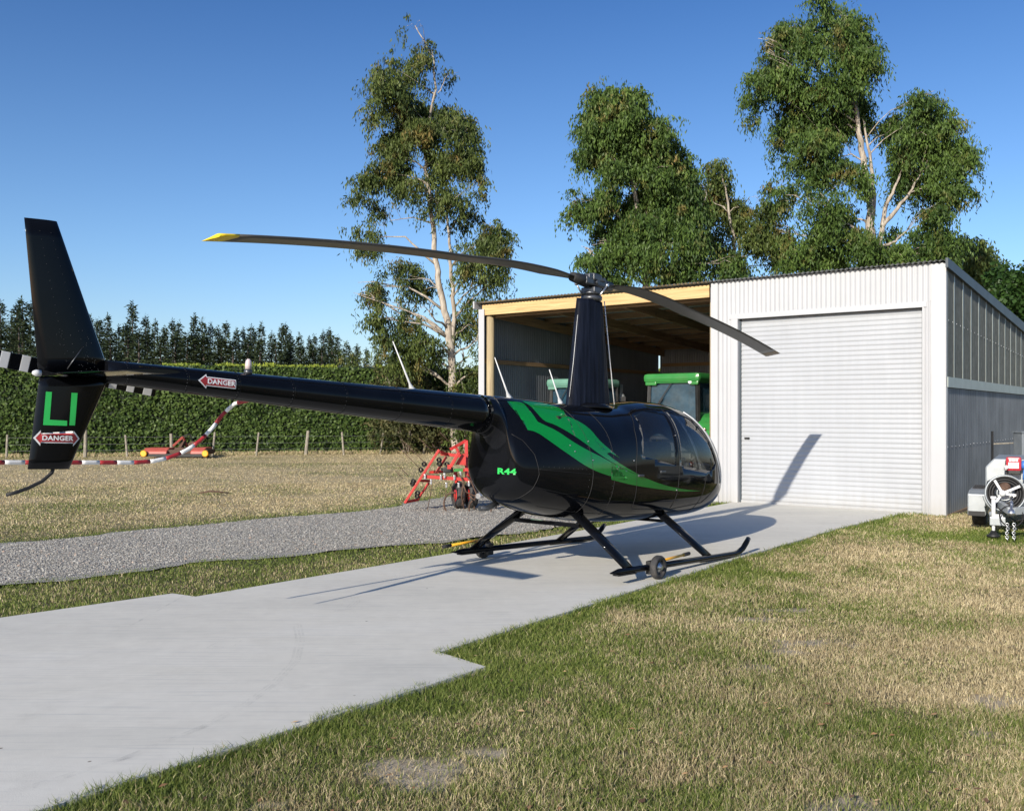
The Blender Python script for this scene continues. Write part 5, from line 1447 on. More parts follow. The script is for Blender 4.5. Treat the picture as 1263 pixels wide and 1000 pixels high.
# hose reel
rc = tp(365, 505, .12); fax = Vector((.12, -1, .05))
mb = MB()
for rr_, dd in ((.225, 0), (.20, .03), (.215, -.03), (.18, 0), (.165, .035), (.235, .05), (.15, 0)): mb.torus(rc + fax * dd, fax, rr_, .017, 40, 8)
reel = mb.build('hose_reel', M['black_matt'], trl)
mb = MB(); mb.torus(rc - fax * .07, fax, .25, .012, 40, 6); mb.torus(rc + fax * .075, fax, .255, .012, 40, 6); mb.torus(rc, fax, .10, .012, 24, 6); mb.build('reel_rim', M['trailer_grey'], reel)
mb = MB()
hub_ = rc - fax * -.08
hb = tp(345, 505, .0)
for q in ((272, 385), (505, 440), (470, 525), (280, 590)): mb.bar(hb, tp(q[0], q[1], 0.0), .034, .02, up=(0, 1, 0))
mb.lathe([(.045, -.02), (.045, .03), (.02, .05)], hb, (0, -1, 0), 16); mb.build('reel_spoke', M['white_paint'], reel)
mb = MB(); mb.lathe([(.075, 0), (.08, .02), (.03, .04)], tp(365, 455, .05), (0, -1, 0), 18); mb.build('reel_hub', M['rust'], reel)
mb = MB(); mb.torus(rc, fax, .275, .02, 30, 8, R(10), R(200)); mb.build('reel_guard', M['trailer_grey'], trl)
mb = MB(); mb.box(tp(400, 590, .2), (.30, .04, .22), bevel=.02); mb.build('reel_mount', M['white_paint'], trl)
# pump with counter
pc = tp(447, 236, .2)
mb = MB(); mb.box(pc, (.20, .16, .20), bevel=.03); pump = mb.build('fuel_pump', simple('pump_red', (.42, .02, .035), .35), trl)
mb = MB(); mb.box(pc + Vector((-.0, -.085, -.02)), (.135, .012, .085), bevel=.004); mb.build('meter_face', M['sign_white'], pump)
mb = MB()
for k in range(3): mb.box(pc + Vector((-.04 + k * .04, -.084, .055)), (.03, .012, .035))
mb.build('meter_digits', M['sign_white'], pump)
mb = MB(); mb.box(tp(455, 298, .2), (.16, .14, .10), bevel=.01); mb.build('pump_base', M['dark_metal'], pump)
mb = MB(); mb.tube([tp(385, 205, .2), tp(380, 300, .2)], .022, 10); mb.tube([tp(380, 290, .2), tp(385, 350, .2), tp(300, 365, .2), tp(215, 400, .18), tp(198, 470, .15)], .018, 8); mb.build('delivery_hose', M['black_matt'], trl)
mb = MB(); mb.box(tp(375, 280, .16), (.05, .05, .06), bevel=.01); mb.lathe([(.028, 0), (.028, .04)], tp(382, 265, .12), (0, -1, 0), 12); mb.build('hose_valve', M['steel'], trl)
mb = MB(); mb.lathe([(.05, -.05), (.06, 0), (.05, .05), (.02, .07)], tp(545, 250, .2), (0, 0, 1), 16); mb.tube([tp(545, 290, .2), tp(540, 380, .2)], .02, 8); mb.build('fuel_filter', simple('blue_filter', (.05, .17, .5), .35), trl)
# jockey stand, coupling, chains
mb = MB(); t0 = tp(262, 555, -.3); t1 = tp(265, 850, -.3); mb.tube([t0, Vector((t0.x, t0.y, .17))], .028, 14); mb.tube([Vector((t0.x, t0.y, .19)), Vector((t0.x, t0.y, .05))], .021, 12); mb.box(t0 + Vector((0.06, 0, -.25)), (.12, .05, .07)); mb.box(t0 + Vector((0, 0, .02)), (.07, .07, .03)); jk = mb.build('jockey_stand', M['white_paint'], trl)
mb = MB(); mb.lathe([(.085, 0), (.09, .02), (.05, .05), (.03, .09)], Vector((t0.x, t0.y, 0.012)), (0, 0, 1), 20); mb.build('stand_foot', M['dark_metal'], jk)
mb = MB(); mb.box(cpl + Vector((0, .05, .02)), (.09, .22, .08), bevel=.02); mb.lathe([(.045, 0), (.055, .04), (.03, .09)], cpl + Vector((0, -.06, -.01)), (0, 0, 1), 16); mb.bar(cpl + Vector((0, 0, .06)), cpl + Vector((0, .16, .17)), .03, .02); mb.lathe([(.02, 0), (.02, .12)], cpl + Vector((0, .1, .04)), (0, 0, 1), 10); mb.build('tow_coupling', M['steel'], trl)
mb = MB(); mb.torus(tp(425, 715, -.55), (0.1, 1, .1), .145, .010, 30, 6); mb.torus(tp(470, 690, -.5), (0.3, 1, .1), .10, .009, 30, 6, R(-60), R(200)); mb.build('breakaway_cable', M['black_matt'], trl)
for zx in (388, 450):
    mb = MB(); top_ = tp(zx, 790, -.75); k = 0; z = top_.z
    while z > 0.02: mb.torus((top_.x + .006 * math.sin(k), top_.y, z), (1, 0, 0) if k % 2 else (0, 1, 0), .019, .0062, 12, 6); z -= .029; k += 1
    mb.build('safety_chain', M['steel'], trl)
mb = MB(); mb.box(tp(300, 760, -.3), (.20, .06, .12), bevel=.01); mb.tube([tp(225, 700, -.2), tp(285, 690, -.2)], .04, 12); mb.build('winch_bracket', M['trailer_grey'], trl)

# wire fence piece along the side wall behind the trailer
def s_side(v, out, z): return SH + Bd * v + Fd * out + Vector((0, 0, z))
wf = empty('wire_fence', s_side(3.6, .55, 0)); tag(wf, 'short wire fence with thin dark steel posts between trailer and grey shed wall', 'fence')
def relp(p): return Vector(p) - wf.location
for px in (1224, 1256):
    D_ = 17.6 if px == 1224 else 18.2
    p = at(px, 600, D_); mb = MB(); mb.bar(relp((p.x, p.y, 0)), relp((p.x, p.y, 1.42 if px == 1224 else 1.35)), .035, .03); mb.build('post', M['dark_metal'], wf)
p0 = at(1224, 600, 17.6); p1 = at(1300, 600, 19.2)
for z, mt, r_ in ((1.18, M['post_wood'], .014), (.85, M['wire'], .004), (.5, M['wire'], .004), (.25, M['wire'], .004)):
    mb = MB(); mb.tube([relp((p0.x, p0.y, z)), relp((p1.x, p1.y, z))], r_, 6); mb.build('rail' if r_ > .01 else 'wire', mt, wf)
mb = MB(); q = at(1262, 548, 16.5); mb.box((0, 0, 0), (.30, .3, .42), bevel=.02); mb.tube([(0, 0, -.2), (0, 0, -1.15)], .03, 10); mb.box((0, 0, .22), (.34, .34, .03)); o = mb.build('meter_box', simple('meter_box_grey', (.16, .18, .20), .5), None); o.location = (q.x + .05, 16.5, q.z); tag(o, 'dark grey metal box on a post behind the trailer', 'box')

# ================================================================ red mower by the hedge
MO = at(225, 562, 37.6); MO.z = 0
mow = empty('mower_deck', MO); tag(mow, 'faded red tractor mower lying on dry grass near the hedge', 'mower')
def mp(zx, zy, dy=0.0):
    p = at(170 + zx / 10.52, 530 + zy / 10.52, 37.6); return Vector((p.x - MO.x, dy, p.z))
mb = MB()
def hexa(x0, x1, z0, z1, y0, y1, in_=0.12):
    mb.prism([(y0, z0), (y0 + .05, z1 - .12), (y0 + .35, z1), (y1 - .2, z1), (y1, z0)], 'x', x0, x1)
hexa(mp(125, 0).x, mp(440, 0).x, .10, mp(0, 232).z, -.6, .7); mb.build('left_deck', M['mower_red'], mow, .03)
mb = MB(); hexa(mp(745, 0).x, mp(915, 0).x, .10, mp(0, 228).z, -.6, .7); mb.build('right_deck', M['mower_red'], mow, .03)
mb = MB(); mb.box((mp(560, 0).x, .1, .22), (2.4, 1.0, .16)); mb.build('centre_deck', M['rust'], mow, .02)
mb = MB(); mb.box(((mp(125, 0).x + mp(980, 0).x) / 2, -.55, .09), (mp(980, 0).x - mp(125, 0).x, .12, .12)); mb.build('skid_rail', M['dark_metal'], mow)
for zx in (160, 945):
    mb = MB(); mb.lathe([(.10, -.04), (.14, 0), (.10, .04)], mp(zx, 300, -.66), (0, 1, 0), 16); mb.build('side_reflector', M['orange'], mow)
mb = MB(); mb.bar(mp(455, 210), mp(560, 95, .2), .07, .07); mb.bar(mp(560, 95, .2), mp(600, 240, .4), .08, .08); mb.build('linkage_arm', M['mower_red'], mow)
mb = MB(); mb.bar(mp(530, 290), mp(570, 150, .3), .14, .14); mb.bar(mp(620, 300, .2), mp(690, 160, .4), .09, .09); mb.box(mp(560, 270), (.4, .4, .25), bevel=.04); mb.lathe([(.16, -.08), (.16, .08)], mp(690, 200, .2), (0, 1, 0), 14); mb.build('gearbox', M['rust'], mow)
mb = MB(); mb.tube([mp(550, 90, .2), mp(640, 60, .3), mp(690, 180, .3)], .03, 8); mb.build('hose', M['black_matt'], mow)

mb = MB(); s0 = Vector((-6.45, 20.2, 0)); mb.tube([(-.33, 0, .03), (-.1, .05, .07), (.1, -.04, .06), (.33, .02, .03)], [.012, .02, .018, .008], 8); mb.tube([(-.05, .04, .06), (.05, .2, .03)], [.012, .006], 6)
o = mb.build('fallen_stick', M['rust'], None); o.location = s0; tag(o, 'dark crooked stick lying alone on the dry paddock grass', 'stick')

# ================================================================ foliage machinery
def leaf_cloud(centres, radii, n_twigs, n_leaf, leaf_len, leaf_w, droop=1.0, twig_r=0.32, gap=0.0, seed=0, shell=0.45, flat=1.0, hole_scale=0.9):
    """leaves hang in small tufts spread through ellipsoids; returns verts (n,3), quads, rnd"""
    g = np.random.default_rng(seed)
    C = np.array(centres, float); Rr = np.array(radii, float)
    vol = (Rr[:, 0] * Rr[:, 1] * Rr[:, 2]) ** 0.8; pk = vol / vol.sum()
    k = g.choice(len(C), n_twigs, p=pk)
    d = g.normal(size=(n_twigs, 3)); d /= np.linalg.norm(d, axis=1)[:, None]
    r = g.random(n_twigs) ** shell
    nz = np.array([noise.noise(Vector((a * 2.2 + kk * 3.1, b * 2.2, c * 2.2))) for (a, b, c), kk in zip(d, k)])
    r *= 1.0 + 0.95 * nz + g.normal(0, .10, n_twigs)
    T = C[k] + d * r[:, None] * Rr[k]
    if gap > 0:
        f = np.array([noise.noise(Vector((x * hole_scale, y * hole_scale, z * hole_scale + seed))) for x, y, z in T])
        T = T[f > gap - 0.5]; d = d[f > gap - 0.5]
    d_keep = d
    nt_ = len(T)
    trnd = g.random(nt_) ** 1.35
    sub = g.normal(0, 1, (nt_, n_leaf, 3)) * twig_r * np.array([.8, .8, 1.0]) * g.uniform(.35, 1.35, (nt_, 1, 1))
    sub[:, :, 2] -= np.abs(sub[:, :, 2]) * 0.3
    # leaves strung along short arching branchlets that reach outwards and hang
    outd = d_keep + g.normal(0, .45, (nt_, 3)); outd[:, 2] = outd[:, 2] * .6 + .15; outd /= np.linalg.norm(outd, axis=1)[:, None]
    Ls = twig_r * g.uniform(0.8, 2.6, nt_); q = g.random((nt_, n_leaf)) ** .8
    P = T[:, None, :] + sub * (0.28 + .25 * q[:, :, None]) + outd[:, None, :] * (Ls[:, None] * q)[:, :, None]
    P[:, :, 2] -= droop * .75 * Ls[:, None] * q ** 2
    n = nt_ * n_leaf
    P = P.reshape(-1, 3)
    dirn = g.normal(0, 1, (n, 3)) * (1.25 - droop * .75); dirn[:, 2] -= droop * 1.3
    dirn /= np.linalg.norm(dirn, axis=1)[:, None]
    side = np.cross(dirn, g.normal(0, 1, (n, 3))); side /= np.linalg.norm(side, axis=1)[:, None] + 1e-9
    L = leaf_len * g.uniform(.6, 1.35, n)[:, None]; W_ = leaf_w * g.uniform(.7, 1.3, n)[:, None]
    V = np.stack([P, P + dirn * L * .45 + side * W_, P + dirn * L, P + dirn * L * .45 - side * W_], 1)
    rnd = np.clip(0.55 * np.repeat(trnd, n_leaf) + 0.45 * g.random(n), 0, 1)
    return V.reshape(-1, 3), np.arange(n * 4), np.repeat(rnd, 4)

M['gum_leaf'] = leafmat('gum_leaves', (0.014, 0.038, 0.010), (0.125, 0.195, 0.042), 0.15, 0.5, brown=(0.24, 0.16, 0.06), scale=0.45)
M['gum_leaf_olive'] = leafmat('gum_leaves_olive', (0.018, 0.038, 0.010), (0.140, 0.178, 0.045), 0.15, 0.5, brown=(0.27, 0.16, 0.06), scale=0.45)
M['conifer_leaf'] = leafmat('conifer_needles', (0.012, 0.022, 0.010), (0.050, 0.070, 0.028), 0.08, 0.7, scale=0.25)
M['hedge_leaf'] = leafmat('hedge_leaves', (0.024, 0.050, 0.012), (0.11, 0.165, 0.040), 0.2, 0.5, scale=0.8)
M['hedge_top'] = leafmat('hedge_new_growth', (0.16, 0.22, 0.03), (0.42, 0.48, 0.08), 0.4, 0.5, scale=0.8)
M['broad_leaf'] = leafmat('broad_leaves', (0.012, 0.034, 0.010), (0.055, 0.11, 0.024), 0.25, 0.45, scale=0.7)
M['scrub_leaf'] = leafmat('scrub_leaves', (0.035, 0.045, 0.018), (0.15, 0.15, 0.06), 0.25, 0.6, brown=(0.27, 0.17, 0.10), scale=0.9)
def bark_mat():
    m, nt, b = mat_new('gum_bark'); v = coords(nt, scale=(4, 4, 0.7)); n1 = ntex(nt, v, 1.6, 5, 0.65, 1.0); v2 = coords(nt); n2 = ntex(nt, v2, 1.2, 4)
    c1 = ramp(nt, n1, [(0.32, (0.17, 0.13, 0.10)), (0.5, (0.34, 0.29, 0.235)), (0.68, (0.54, 0.49, 0.41))])
    nt.links.new(c1, b.inputs['Base Color']); b.inputs['Roughness'].default_value = 0.8; bump(nt, b, n1, .4, .02); return m
M['gum_bark'] = bark_mat()
M['dark_bark'] = simple('dark_bark', (0.075, 0.06, 0.05), 0.9, 0, 0.35, 3, bumps=0.5, bscale=14)

def gum(name, base_px, D, trunk_px, clumps, leafm, label, twigs, seed, cat='tree', gap=0.25, bases=None, group=None, leaf=(0.26, 0.042), droop=1.0, nleaf=16, tr=0.30, limbs=True, barkm=None, trunk_r=0.24):
    """trunk_px / clumps are read off the photo at the tree's own distance: (px, py, radius px, height px, depth offset m)"""
    base = at(base_px, HOR, D); base.z = 0
    root = empty(name, base); tag(root, label, cat, group)
    s = D / FPX
    def loc_(px, py, dy=0.0):
        p = at(px, py, D); return Vector((p.x - base.x, dy, p.z))
    g = random.Random(seed)
    mb = MB(); paths = []
    for t in trunk_px:
        pts = [loc_(*q[:2], q[2] if len(q) > 2 else 0) for q in t['p']]
        # refine with a little wander
        fine = []
        for a, b in zip(pts, pts[1:]):
            for k in range(4):
                q = a.lerp(b, k / 4); q += Vector((g.uniform(-1, 1), g.uniform(-1, 1), 0)) * (0.05 if k else 0); fine.append(q)
        fine.append(pts[-1])
        r0, r1 = t['r']; r0 *= .8; r1 *= .65; rad = [r0 + (r1 - r0) * (i / (len(fine) - 1)) ** .8 for i in range(len(fine))]
        mb.tube(fine, rad, 10); paths.append((fine, rad))
    C, Rr = [], []
    for c in clumps:
        px, py, rx, rz = c[:4]; dy = c[4] if len(c) > 4 else g.uniform(-1.2, 1.2)
        q = loc_(px, py, dy); C.append(q); Rr.append((rx * s * .80, max(rx, rz) * s * .75, rz * s * .78))
    if limbs:
        for q, r_ in zip(C, Rr):
            # a limb from the nearest lower trunk point into the clump
            best = None
            for fine, rad in paths:
                for p, rr_ in zip(fine, rad):
                    if p.z < q.z - .2 * r_[2]:
                        d_ = (p - q).length + 0.6 * abs((q.z - p.z) - (Vector((q.x - p.x, q.y - p.y, 0)).length * .8))
                        if best is None or d_ < best[0]: best = (d_, p, rr_)
            if best is None: continue
            p, rr_ = best[1], best[2]
            mid = p.lerp(q, .5) + Vector((g.uniform(-.3, .3), g.uniform(-.3, .3), g.uniform(-.1, .5)))
            r0 = min(rr_ * .5, .065)
            mb.tube([p, p.lerp(mid, .5) + Vector((0, 0, .1)), mid, q], [r0, r0 * .75, r0 * .55, r0 * .25], 7)
            for k in range(4):
                e = q + Vector((g.uniform(-1, 1) * r_[0], g.uniform(-1, 1) * r_[1], g.uniform(-.5, .9) * r_[2])) * .85
                st_ = mid.lerp(q, g.uniform(.2, 1)); m2 = st_.lerp(e, .5) + Vector((0, 0, .12))
                mb.tube([st_, m2, e], [r0 * .38, r0 * .26, .008], 5)
    mb.build('trunk', barkm or M['gum_bark'], root)
    V, F, rnd = leaf_cloud(C, Rr, twigs, nleaf, leaf[0], leaf[1], droop, tr, gap, seed)
    ok = V[0::4, 2] > 0.05; okv = np.repeat(ok, 4); V = V[okv]; rnd = rnd[okv]
    np_mesh('crown', V, np.arange(len(V)), 4, leafm, root, attrs={'rnd': rnd})
    return root

# the tall open gum left of the shed
gum('gum_tree', 560, 40.0,
    [dict(p=[(562, 562), (561, 520), (557, 440), (552, 395), (541, 350), (537, 320), (533, 270), (528, 230), (524, 190), (530, 150), (538, 110), (534, 70), (512, 32)], r=(.27, .03)),
     dict(p=[(558, 430), (560, 380), (556, 330), (554, 290), (550, 240), (556, 200)], r=(.15, .04)),
     dict(p=[(536, 325), (500, 292), (465, 292)], r=(.07, .02)), dict(p=[(533, 275), (510, 268), (482, 272)], r=(.05, .015)), dict(p=[(538, 118), (520, 105), (500, 92)], r=(.04, .01)), dict(p=[(540, 115), (548, 100), (553, 92)], r=(.03, .01)),
     dict(p=[(545, 360), (530, 345), (505, 340)], r=(.05, .015))],
    [(512, 45, 16, 14), (520, 62, 14, 16), (557, 88, 15, 14), (478, 72, 20, 17), (492, 85, 20, 12), (522, 80, 12, 10), (472, 90, 14, 10), (524, 102, 8, 7), (487, 120, 32, 24), (476, 142, 24, 22), (510, 140, 30, 26), (545, 135, 26, 22), (563, 150, 22, 22),
     (485, 168, 26, 22), (515, 170, 32, 26), (550, 172, 28, 26), (575, 170, 18, 24), (580, 205, 16, 22), (560, 205, 26, 24), (530, 205, 28, 24), (495, 200, 26, 24), (472, 212, 22, 16), (455, 225, 20, 13), (440, 240, 14, 9), (462, 250, 18, 10),
     (560, 240, 26, 22), (585, 235, 12, 18), (540, 255, 20, 18), (575, 265, 14, 14), (508, 235, 18, 14), (500, 222, 16, 14), (445, 285, 20, 12), (470, 280, 14, 14), (438, 300, 12, 10), (455, 310, 12, 8), (482, 268, 10, 8),
     (608, 288, 20, 20), (612, 318, 22, 22), (600, 345, 22, 20), (585, 310, 18, 16), (618, 345, 14, 14), (578, 335, 18, 14),
     (500, 330, 20, 14), (480, 345, 14, 12), (452, 352, 20, 11), (440, 362, 14, 8), (460, 365, 12, 8), (515, 350, 18, 14), (490, 378, 20, 16), (475, 395, 18, 14), (505, 400, 20, 18), (485, 420, 20, 16), (530, 385, 16, 14), (590, 380, 18, 20), (575, 400, 16, 20), (590, 420, 14, 20),
     (520, 425, 20, 16), (500, 445, 22, 14), (575, 440, 18, 18), (540, 440, 16, 14), (595, 455, 12, 18)],
    M['gum_leaf_olive'], 'tall open gum tree with pale forked trunk left of the shed', 4600, 11, gap=0.38, leaf=(.19, .027), nleaf=26, tr=.28)

# the leaning dense gum behind the open bay
gum('gum_tree', 790, 36.0,
    [dict(p=[(806, 500), (802, 420), (795, 330), (790, 290), (785, 250), (775, 200), (765, 160), (755, 130)], r=(.26, .05)), dict(p=[(800, 380), (832, 320), (850, 280), (872, 240)], r=(.12, .03)), dict(p=[(790, 300), (760, 262), (728, 254)], r=(.07, .02)),
     dict(p=[(800, 335), (794, 290), (797, 262)], r=(.13, .05)), dict(p=[(846, 308), (862, 300), (868, 285)], r=(.06, .02))],
    [(742, 122, 20, 16), (757, 118, 20, 14), (775, 128, 22, 16), (745, 145, 26, 22), (770, 150, 28, 24), (795, 150, 20, 18), (735, 170, 20, 20), (760, 178, 28, 22), (790, 172, 24, 22), (812, 170, 14, 14), (728, 190, 14, 14), (738, 196, 12, 10), (805, 190, 24, 22), (825, 185, 16, 18),
     (780, 200, 26, 20), (835, 205, 20, 20), (810, 215, 28, 24), (785, 225, 24, 22), (755, 215, 18, 18), (850, 220, 16, 20), (858, 240, 16, 22), (835, 240, 26, 24), (805, 250, 28, 24), (775, 255, 24, 22), (750, 245, 20, 16), (735, 250, 22, 14), (712, 245, 14, 14), (706, 255, 10, 12), (725, 264, 14, 10),
     (755, 275, 22, 18), (785, 285, 26, 22), (815, 280, 24, 22), (845, 270, 24, 22), (865, 262, 12, 16), (740, 300, 18, 14), (725, 310, 12, 14), (735, 325, 20, 14), (765, 315, 24, 18), (795, 322, 26, 18), (825, 312, 24, 20), (850, 300, 22, 20), (870, 320, 20, 20), (845, 335, 26, 16), (900, 330, 20, 16), (750, 345, 24, 12)],
    M['gum_leaf'], 'dense leaning gum tree behind the open shed bay', 5200, 23, gap=0.28, leaf=(.18, .027), nleaf=27, tr=.26)
# the lower loose gum between the two big ones
gum('gum_tree', 912, 40.0,
    [dict(p=[(915, 500), (912, 400), (905, 300), (898, 250), (890, 215)], r=(.18, .03)), dict(p=[(911, 330), (930, 290), (955, 262)], r=(.09, .02))],
    [(886, 205, 12, 12), (892, 222, 18, 14), (880, 235, 14, 14), (905, 232, 14, 12), (893, 252, 18, 14), (915, 250, 14, 12), (930, 252, 16, 14), (948, 245, 16, 16), (910, 275, 16, 12), (938, 275, 18, 16), (960, 262, 16, 16), (925, 298, 16, 12), (950, 300, 16, 16), (880, 290, 12, 16), (895, 315, 14, 12), (962, 325, 14, 16), (880, 330, 16, 12), (905, 335, 10, 8)],
    M['gum_leaf_olive'], 'loose lower gum tree between the two big gums behind the shed', 1500, 31, gap=0.38, leaf=(.19, .028), nleaf=25, tr=.28)
# the big two-headed gum behind the roller door bay
gum('gum_tree', 1078, 38.0,
    [dict(p=[(1082, 500), (1078, 400), (1074, 300), (1075, 260), (1068, 215), (1062, 175), (1055, 130), (1050, 80), (1040, 30)], r=(.34, .05)), dict(p=[(1074, 285), (1078, 240), (1073, 190), (1066, 150)], r=(.16, .05)),
     dict(p=[(1080, 330), (1088, 285), (1094, 250), (1102, 235), (1110, 215)], r=(.16, .06)), dict(p=[(1088, 280), (1108, 256), (1122, 238), (1135, 215)], r=(.13, .05)), dict(p=[(1086, 305), (1105, 298), (1118, 285)], r=(.10, .04)), dict(p=[(1070, 250), (1050, 228), (1028, 218)], r=(.06, .02)), dict(p=[(1066, 200), (1050, 190), (1030, 195)], r=(.05, .02))],
    [(1002, 10, 14, 14), (1000, 32, 22, 18), (978, 22, 10, 12), (972, 42, 16, 18), (1038, 12, 16, 16), (1045, 38, 22, 20), (1065, 52, 20, 18), (1020, 45, 20, 20), (942, 55, 14, 12), (945, 75, 16, 16), (965, 72, 20, 20), (990, 72, 26, 24), (1020, 80, 28, 26), (1055, 80, 26, 26), (1080, 90, 14, 16),
     (930, 102, 12, 10), (940, 112, 14, 12), (962, 102, 22, 20), (990, 110, 28, 24), (1025, 115, 30, 26), (1060, 115, 26, 22), (955, 130, 18, 16), (975, 145, 18, 16), (1000, 145, 26, 22), (1035, 145, 26, 18), (1070, 140, 16, 14), (975, 165, 12, 12),
     (1130, 128, 18, 14), (1118, 145, 22, 20), (1145, 140, 22, 18), (1160, 158, 20, 20), (1120, 170, 24, 22), (1148, 175, 28, 24), (1175, 178, 18, 20), (1110, 190, 18, 18), (1135, 205, 28, 22), (1165, 208, 24, 22), (1180, 200, 12, 18), (1120, 225, 14, 14), (1160, 235, 22, 18), (1175, 240, 14, 16), (1140, 238, 18, 12), (1165, 255, 16, 12),
     (1000, 180, 22, 18), (1020, 172, 20, 18), (990, 200, 18, 18), (1015, 205, 24, 20), (1045, 215, 16, 14), (1000, 228, 22, 18), (1030, 235, 24, 20), (1050, 240, 16, 14),
     (970, 222, 16, 14), (975, 245, 22, 18), (1005, 258, 26, 20), (1040, 262, 22, 20), (975, 280, 22, 20), (1010, 290, 28, 20), (1045, 295, 22, 20), (985, 315, 26, 18), (1025, 318, 28, 18), (1062, 310, 18, 20), (1075, 330, 20, 14), (1100, 318, 16, 14),
     (1125, 285, 20, 14), (1145, 290, 24, 16), (1120, 305, 22, 16), (1150, 312, 24, 14), (1175, 300, 18, 14), (1140, 268, 14, 10)],
    M['gum_leaf'], 'huge two-headed gum tree with white limbs behind the roller door bay', 7400, 41, gap=0.30, leaf=(.185, .027), nleaf=26, tr=.28)
gum('gum_tree', 1205, 44.0, [dict(p=[(1205, 500), (1203, 400), (1200, 340), (1196, 310)], r=(.2, .05))],
    [(1180, 300, 14, 14), (1195, 310, 18, 16), (1212, 305, 14, 16), (1205, 330, 20, 18), (1190, 335, 18, 14), (1222, 335, 12, 18), (1230, 360, 16, 16), (1215, 355, 16, 16)],
    M['gum_leaf_olive'], 'low olive gum tree right of the two-headed gum, above the roof edge', 900, 47, gap=0.2, leaf=(.24, .038))
gum('broadleaf_tree', 1262, 30.0, [dict(p=[(1264, 560), (1262, 450), (1258, 400), (1262, 350)], r=(.2, .05))],
    [(1256, 335, 12, 12), (1266, 345, 18, 16), (1240, 352, 14, 12), (1228, 365, 12, 12), (1250, 368, 20, 16), (1240, 385, 20, 16), (1262, 390, 22, 18), (1275, 370, 20, 20), (1255, 412, 24, 18), (1280, 405, 24, 24), (1300, 380, 26, 26), (1290, 430, 30, 24), (1262, 440, 24, 20)],
    M['broad_leaf'], 'dark green broadleaf tree at the right edge behind the sloping shed roof', 2200, 53, gap=0.05, leaf=(.15, .06), droop=.4, nleaf=20, tr=.22, barkm=M['dark_bark'])

# ================================================================ hedge
HA = Vector((-34.0, 35.4, 0)); HB = Vector((13.0, 47.2, 0))
hd = (HB - HA).normalized(); hn = Vector((hd.y, -hd.x, 0)); HL = (HB - HA).length; HH = 3.75
hedge = empty('hedge', HA, (0, 0, math.atan2(hd.y, hd.x))); tag(hedge, 'long clipped dark green hedge along the far side of the paddock', 'hedge')
nxh, nzh = 420, 34
g = np.random.default_rng(5)
P = []
ux = np.linspace(0, HL, nxh)
def hs(u, w): return 0.10 * (noise.noise(Vector((u * .9, w * .9, 1.3))) + .5 * noise.noise(Vector((u * 3.1, w * 3.1, 7.3))))
prof_ = [(-0.75, z) for z in np.linspace(0, HH - .15, 20)] + [(-.68, HH - .05), (-.5, HH), (0, HH + .02), (.5, HH), (.7, HH - .1), (.8, 0)]
for u in ux:
    for (y, z) in prof_:
        P.append((u, y - hs(u, z + y), z + (hs(u + 9, y) if z > 1 else 0)))
i = np.arange(nxh * len(prof_)).reshape(nxh, len(prof_))
F = np.stack([i[:-1, :-1], i[1:, :-1], i[1:, 1:], i[:-1, 1:]], -1).reshape(-1, 4)
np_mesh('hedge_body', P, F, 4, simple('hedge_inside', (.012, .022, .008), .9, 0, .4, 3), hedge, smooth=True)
n_ = 60000
U = g.uniform(0, HL, n_); Z = g.uniform(0.02, HH, n_)
Yh = -0.78 - 0.10 * g.random(n_) - np.array([hs(a, b_ - .75) for a, b_ in zip(U, Z)])
top_ = g.random(n_) < .12
Z = np.where(top_, HH + g.uniform(-.02, .06, n_), Z); Yh = np.where(top_, g.uniform(-.8, .8, n_), Yh)
C3 = np.stack([U, Yh, Z], 1)
nd = np.stack([g.normal(0, .6, n_), -np.abs(g.normal(.8, .5, n_)) * np.where(top_, .2, 1), g.normal(.35, .6, n_) + top_ * .8], 1); nd /= np.linalg.norm(nd, axis=1)[:, None]
t1 = np.cross(nd, g.normal(0, 1, (n_, 3))); t1 /= np.linalg.norm(t1, axis=1)[:, None]; t2 = np.cross(nd, t1)
s_ = g.uniform(.045, .10, n_)[:, None]
V = np.stack([C3 - t1 * s_, C3 + t2 * s_ * .7, C3 + t1 * s_, C3 - t2 * s_ * .7], 1).reshape(-1, 3)
np_mesh('hedge_foliage', V, np.arange(n_ * 4), 4, M['hedge_leaf'], hedge, attrs={'rnd': np.repeat(g.random(n_), 4)})
n_ = 5200; U = g.uniform(0, HL, n_); dens = np.array([noise.noise(Vector((u * .45, 3, 5))) for u in U]); U = U[dens > -.12]; n_ = len(U)
Yt = g.uniform(-.75, -.1, n_); Hs = g.uniform(.06, .24, n_) * (0.6 + 1.1 * np.array([abs(noise.noise(Vector((u * 1.1, 9, 5)))) for u in U]))
C3 = np.stack([U, Yt, np.full(n_, HH + .02)], 1); tl = np.stack([g.normal(0, .35, n_), g.normal(-.1, .3, n_), np.ones(n_)], 1) * Hs[:, None]
sd = np.stack([np.full(n_, .035), g.normal(0, .02, n_), np.zeros(n_)], 1)
V = np.stack([C3, C3 + tl * .6 + sd, C3 + tl, C3 + tl * .6 - sd], 1).reshape(-1, 3)
np_mesh('new_shoots', V, np.arange(n_ * 4), 4, M['hedge_top'], hedge, attrs={'rnd': np.repeat(g.random(n_), 4)})

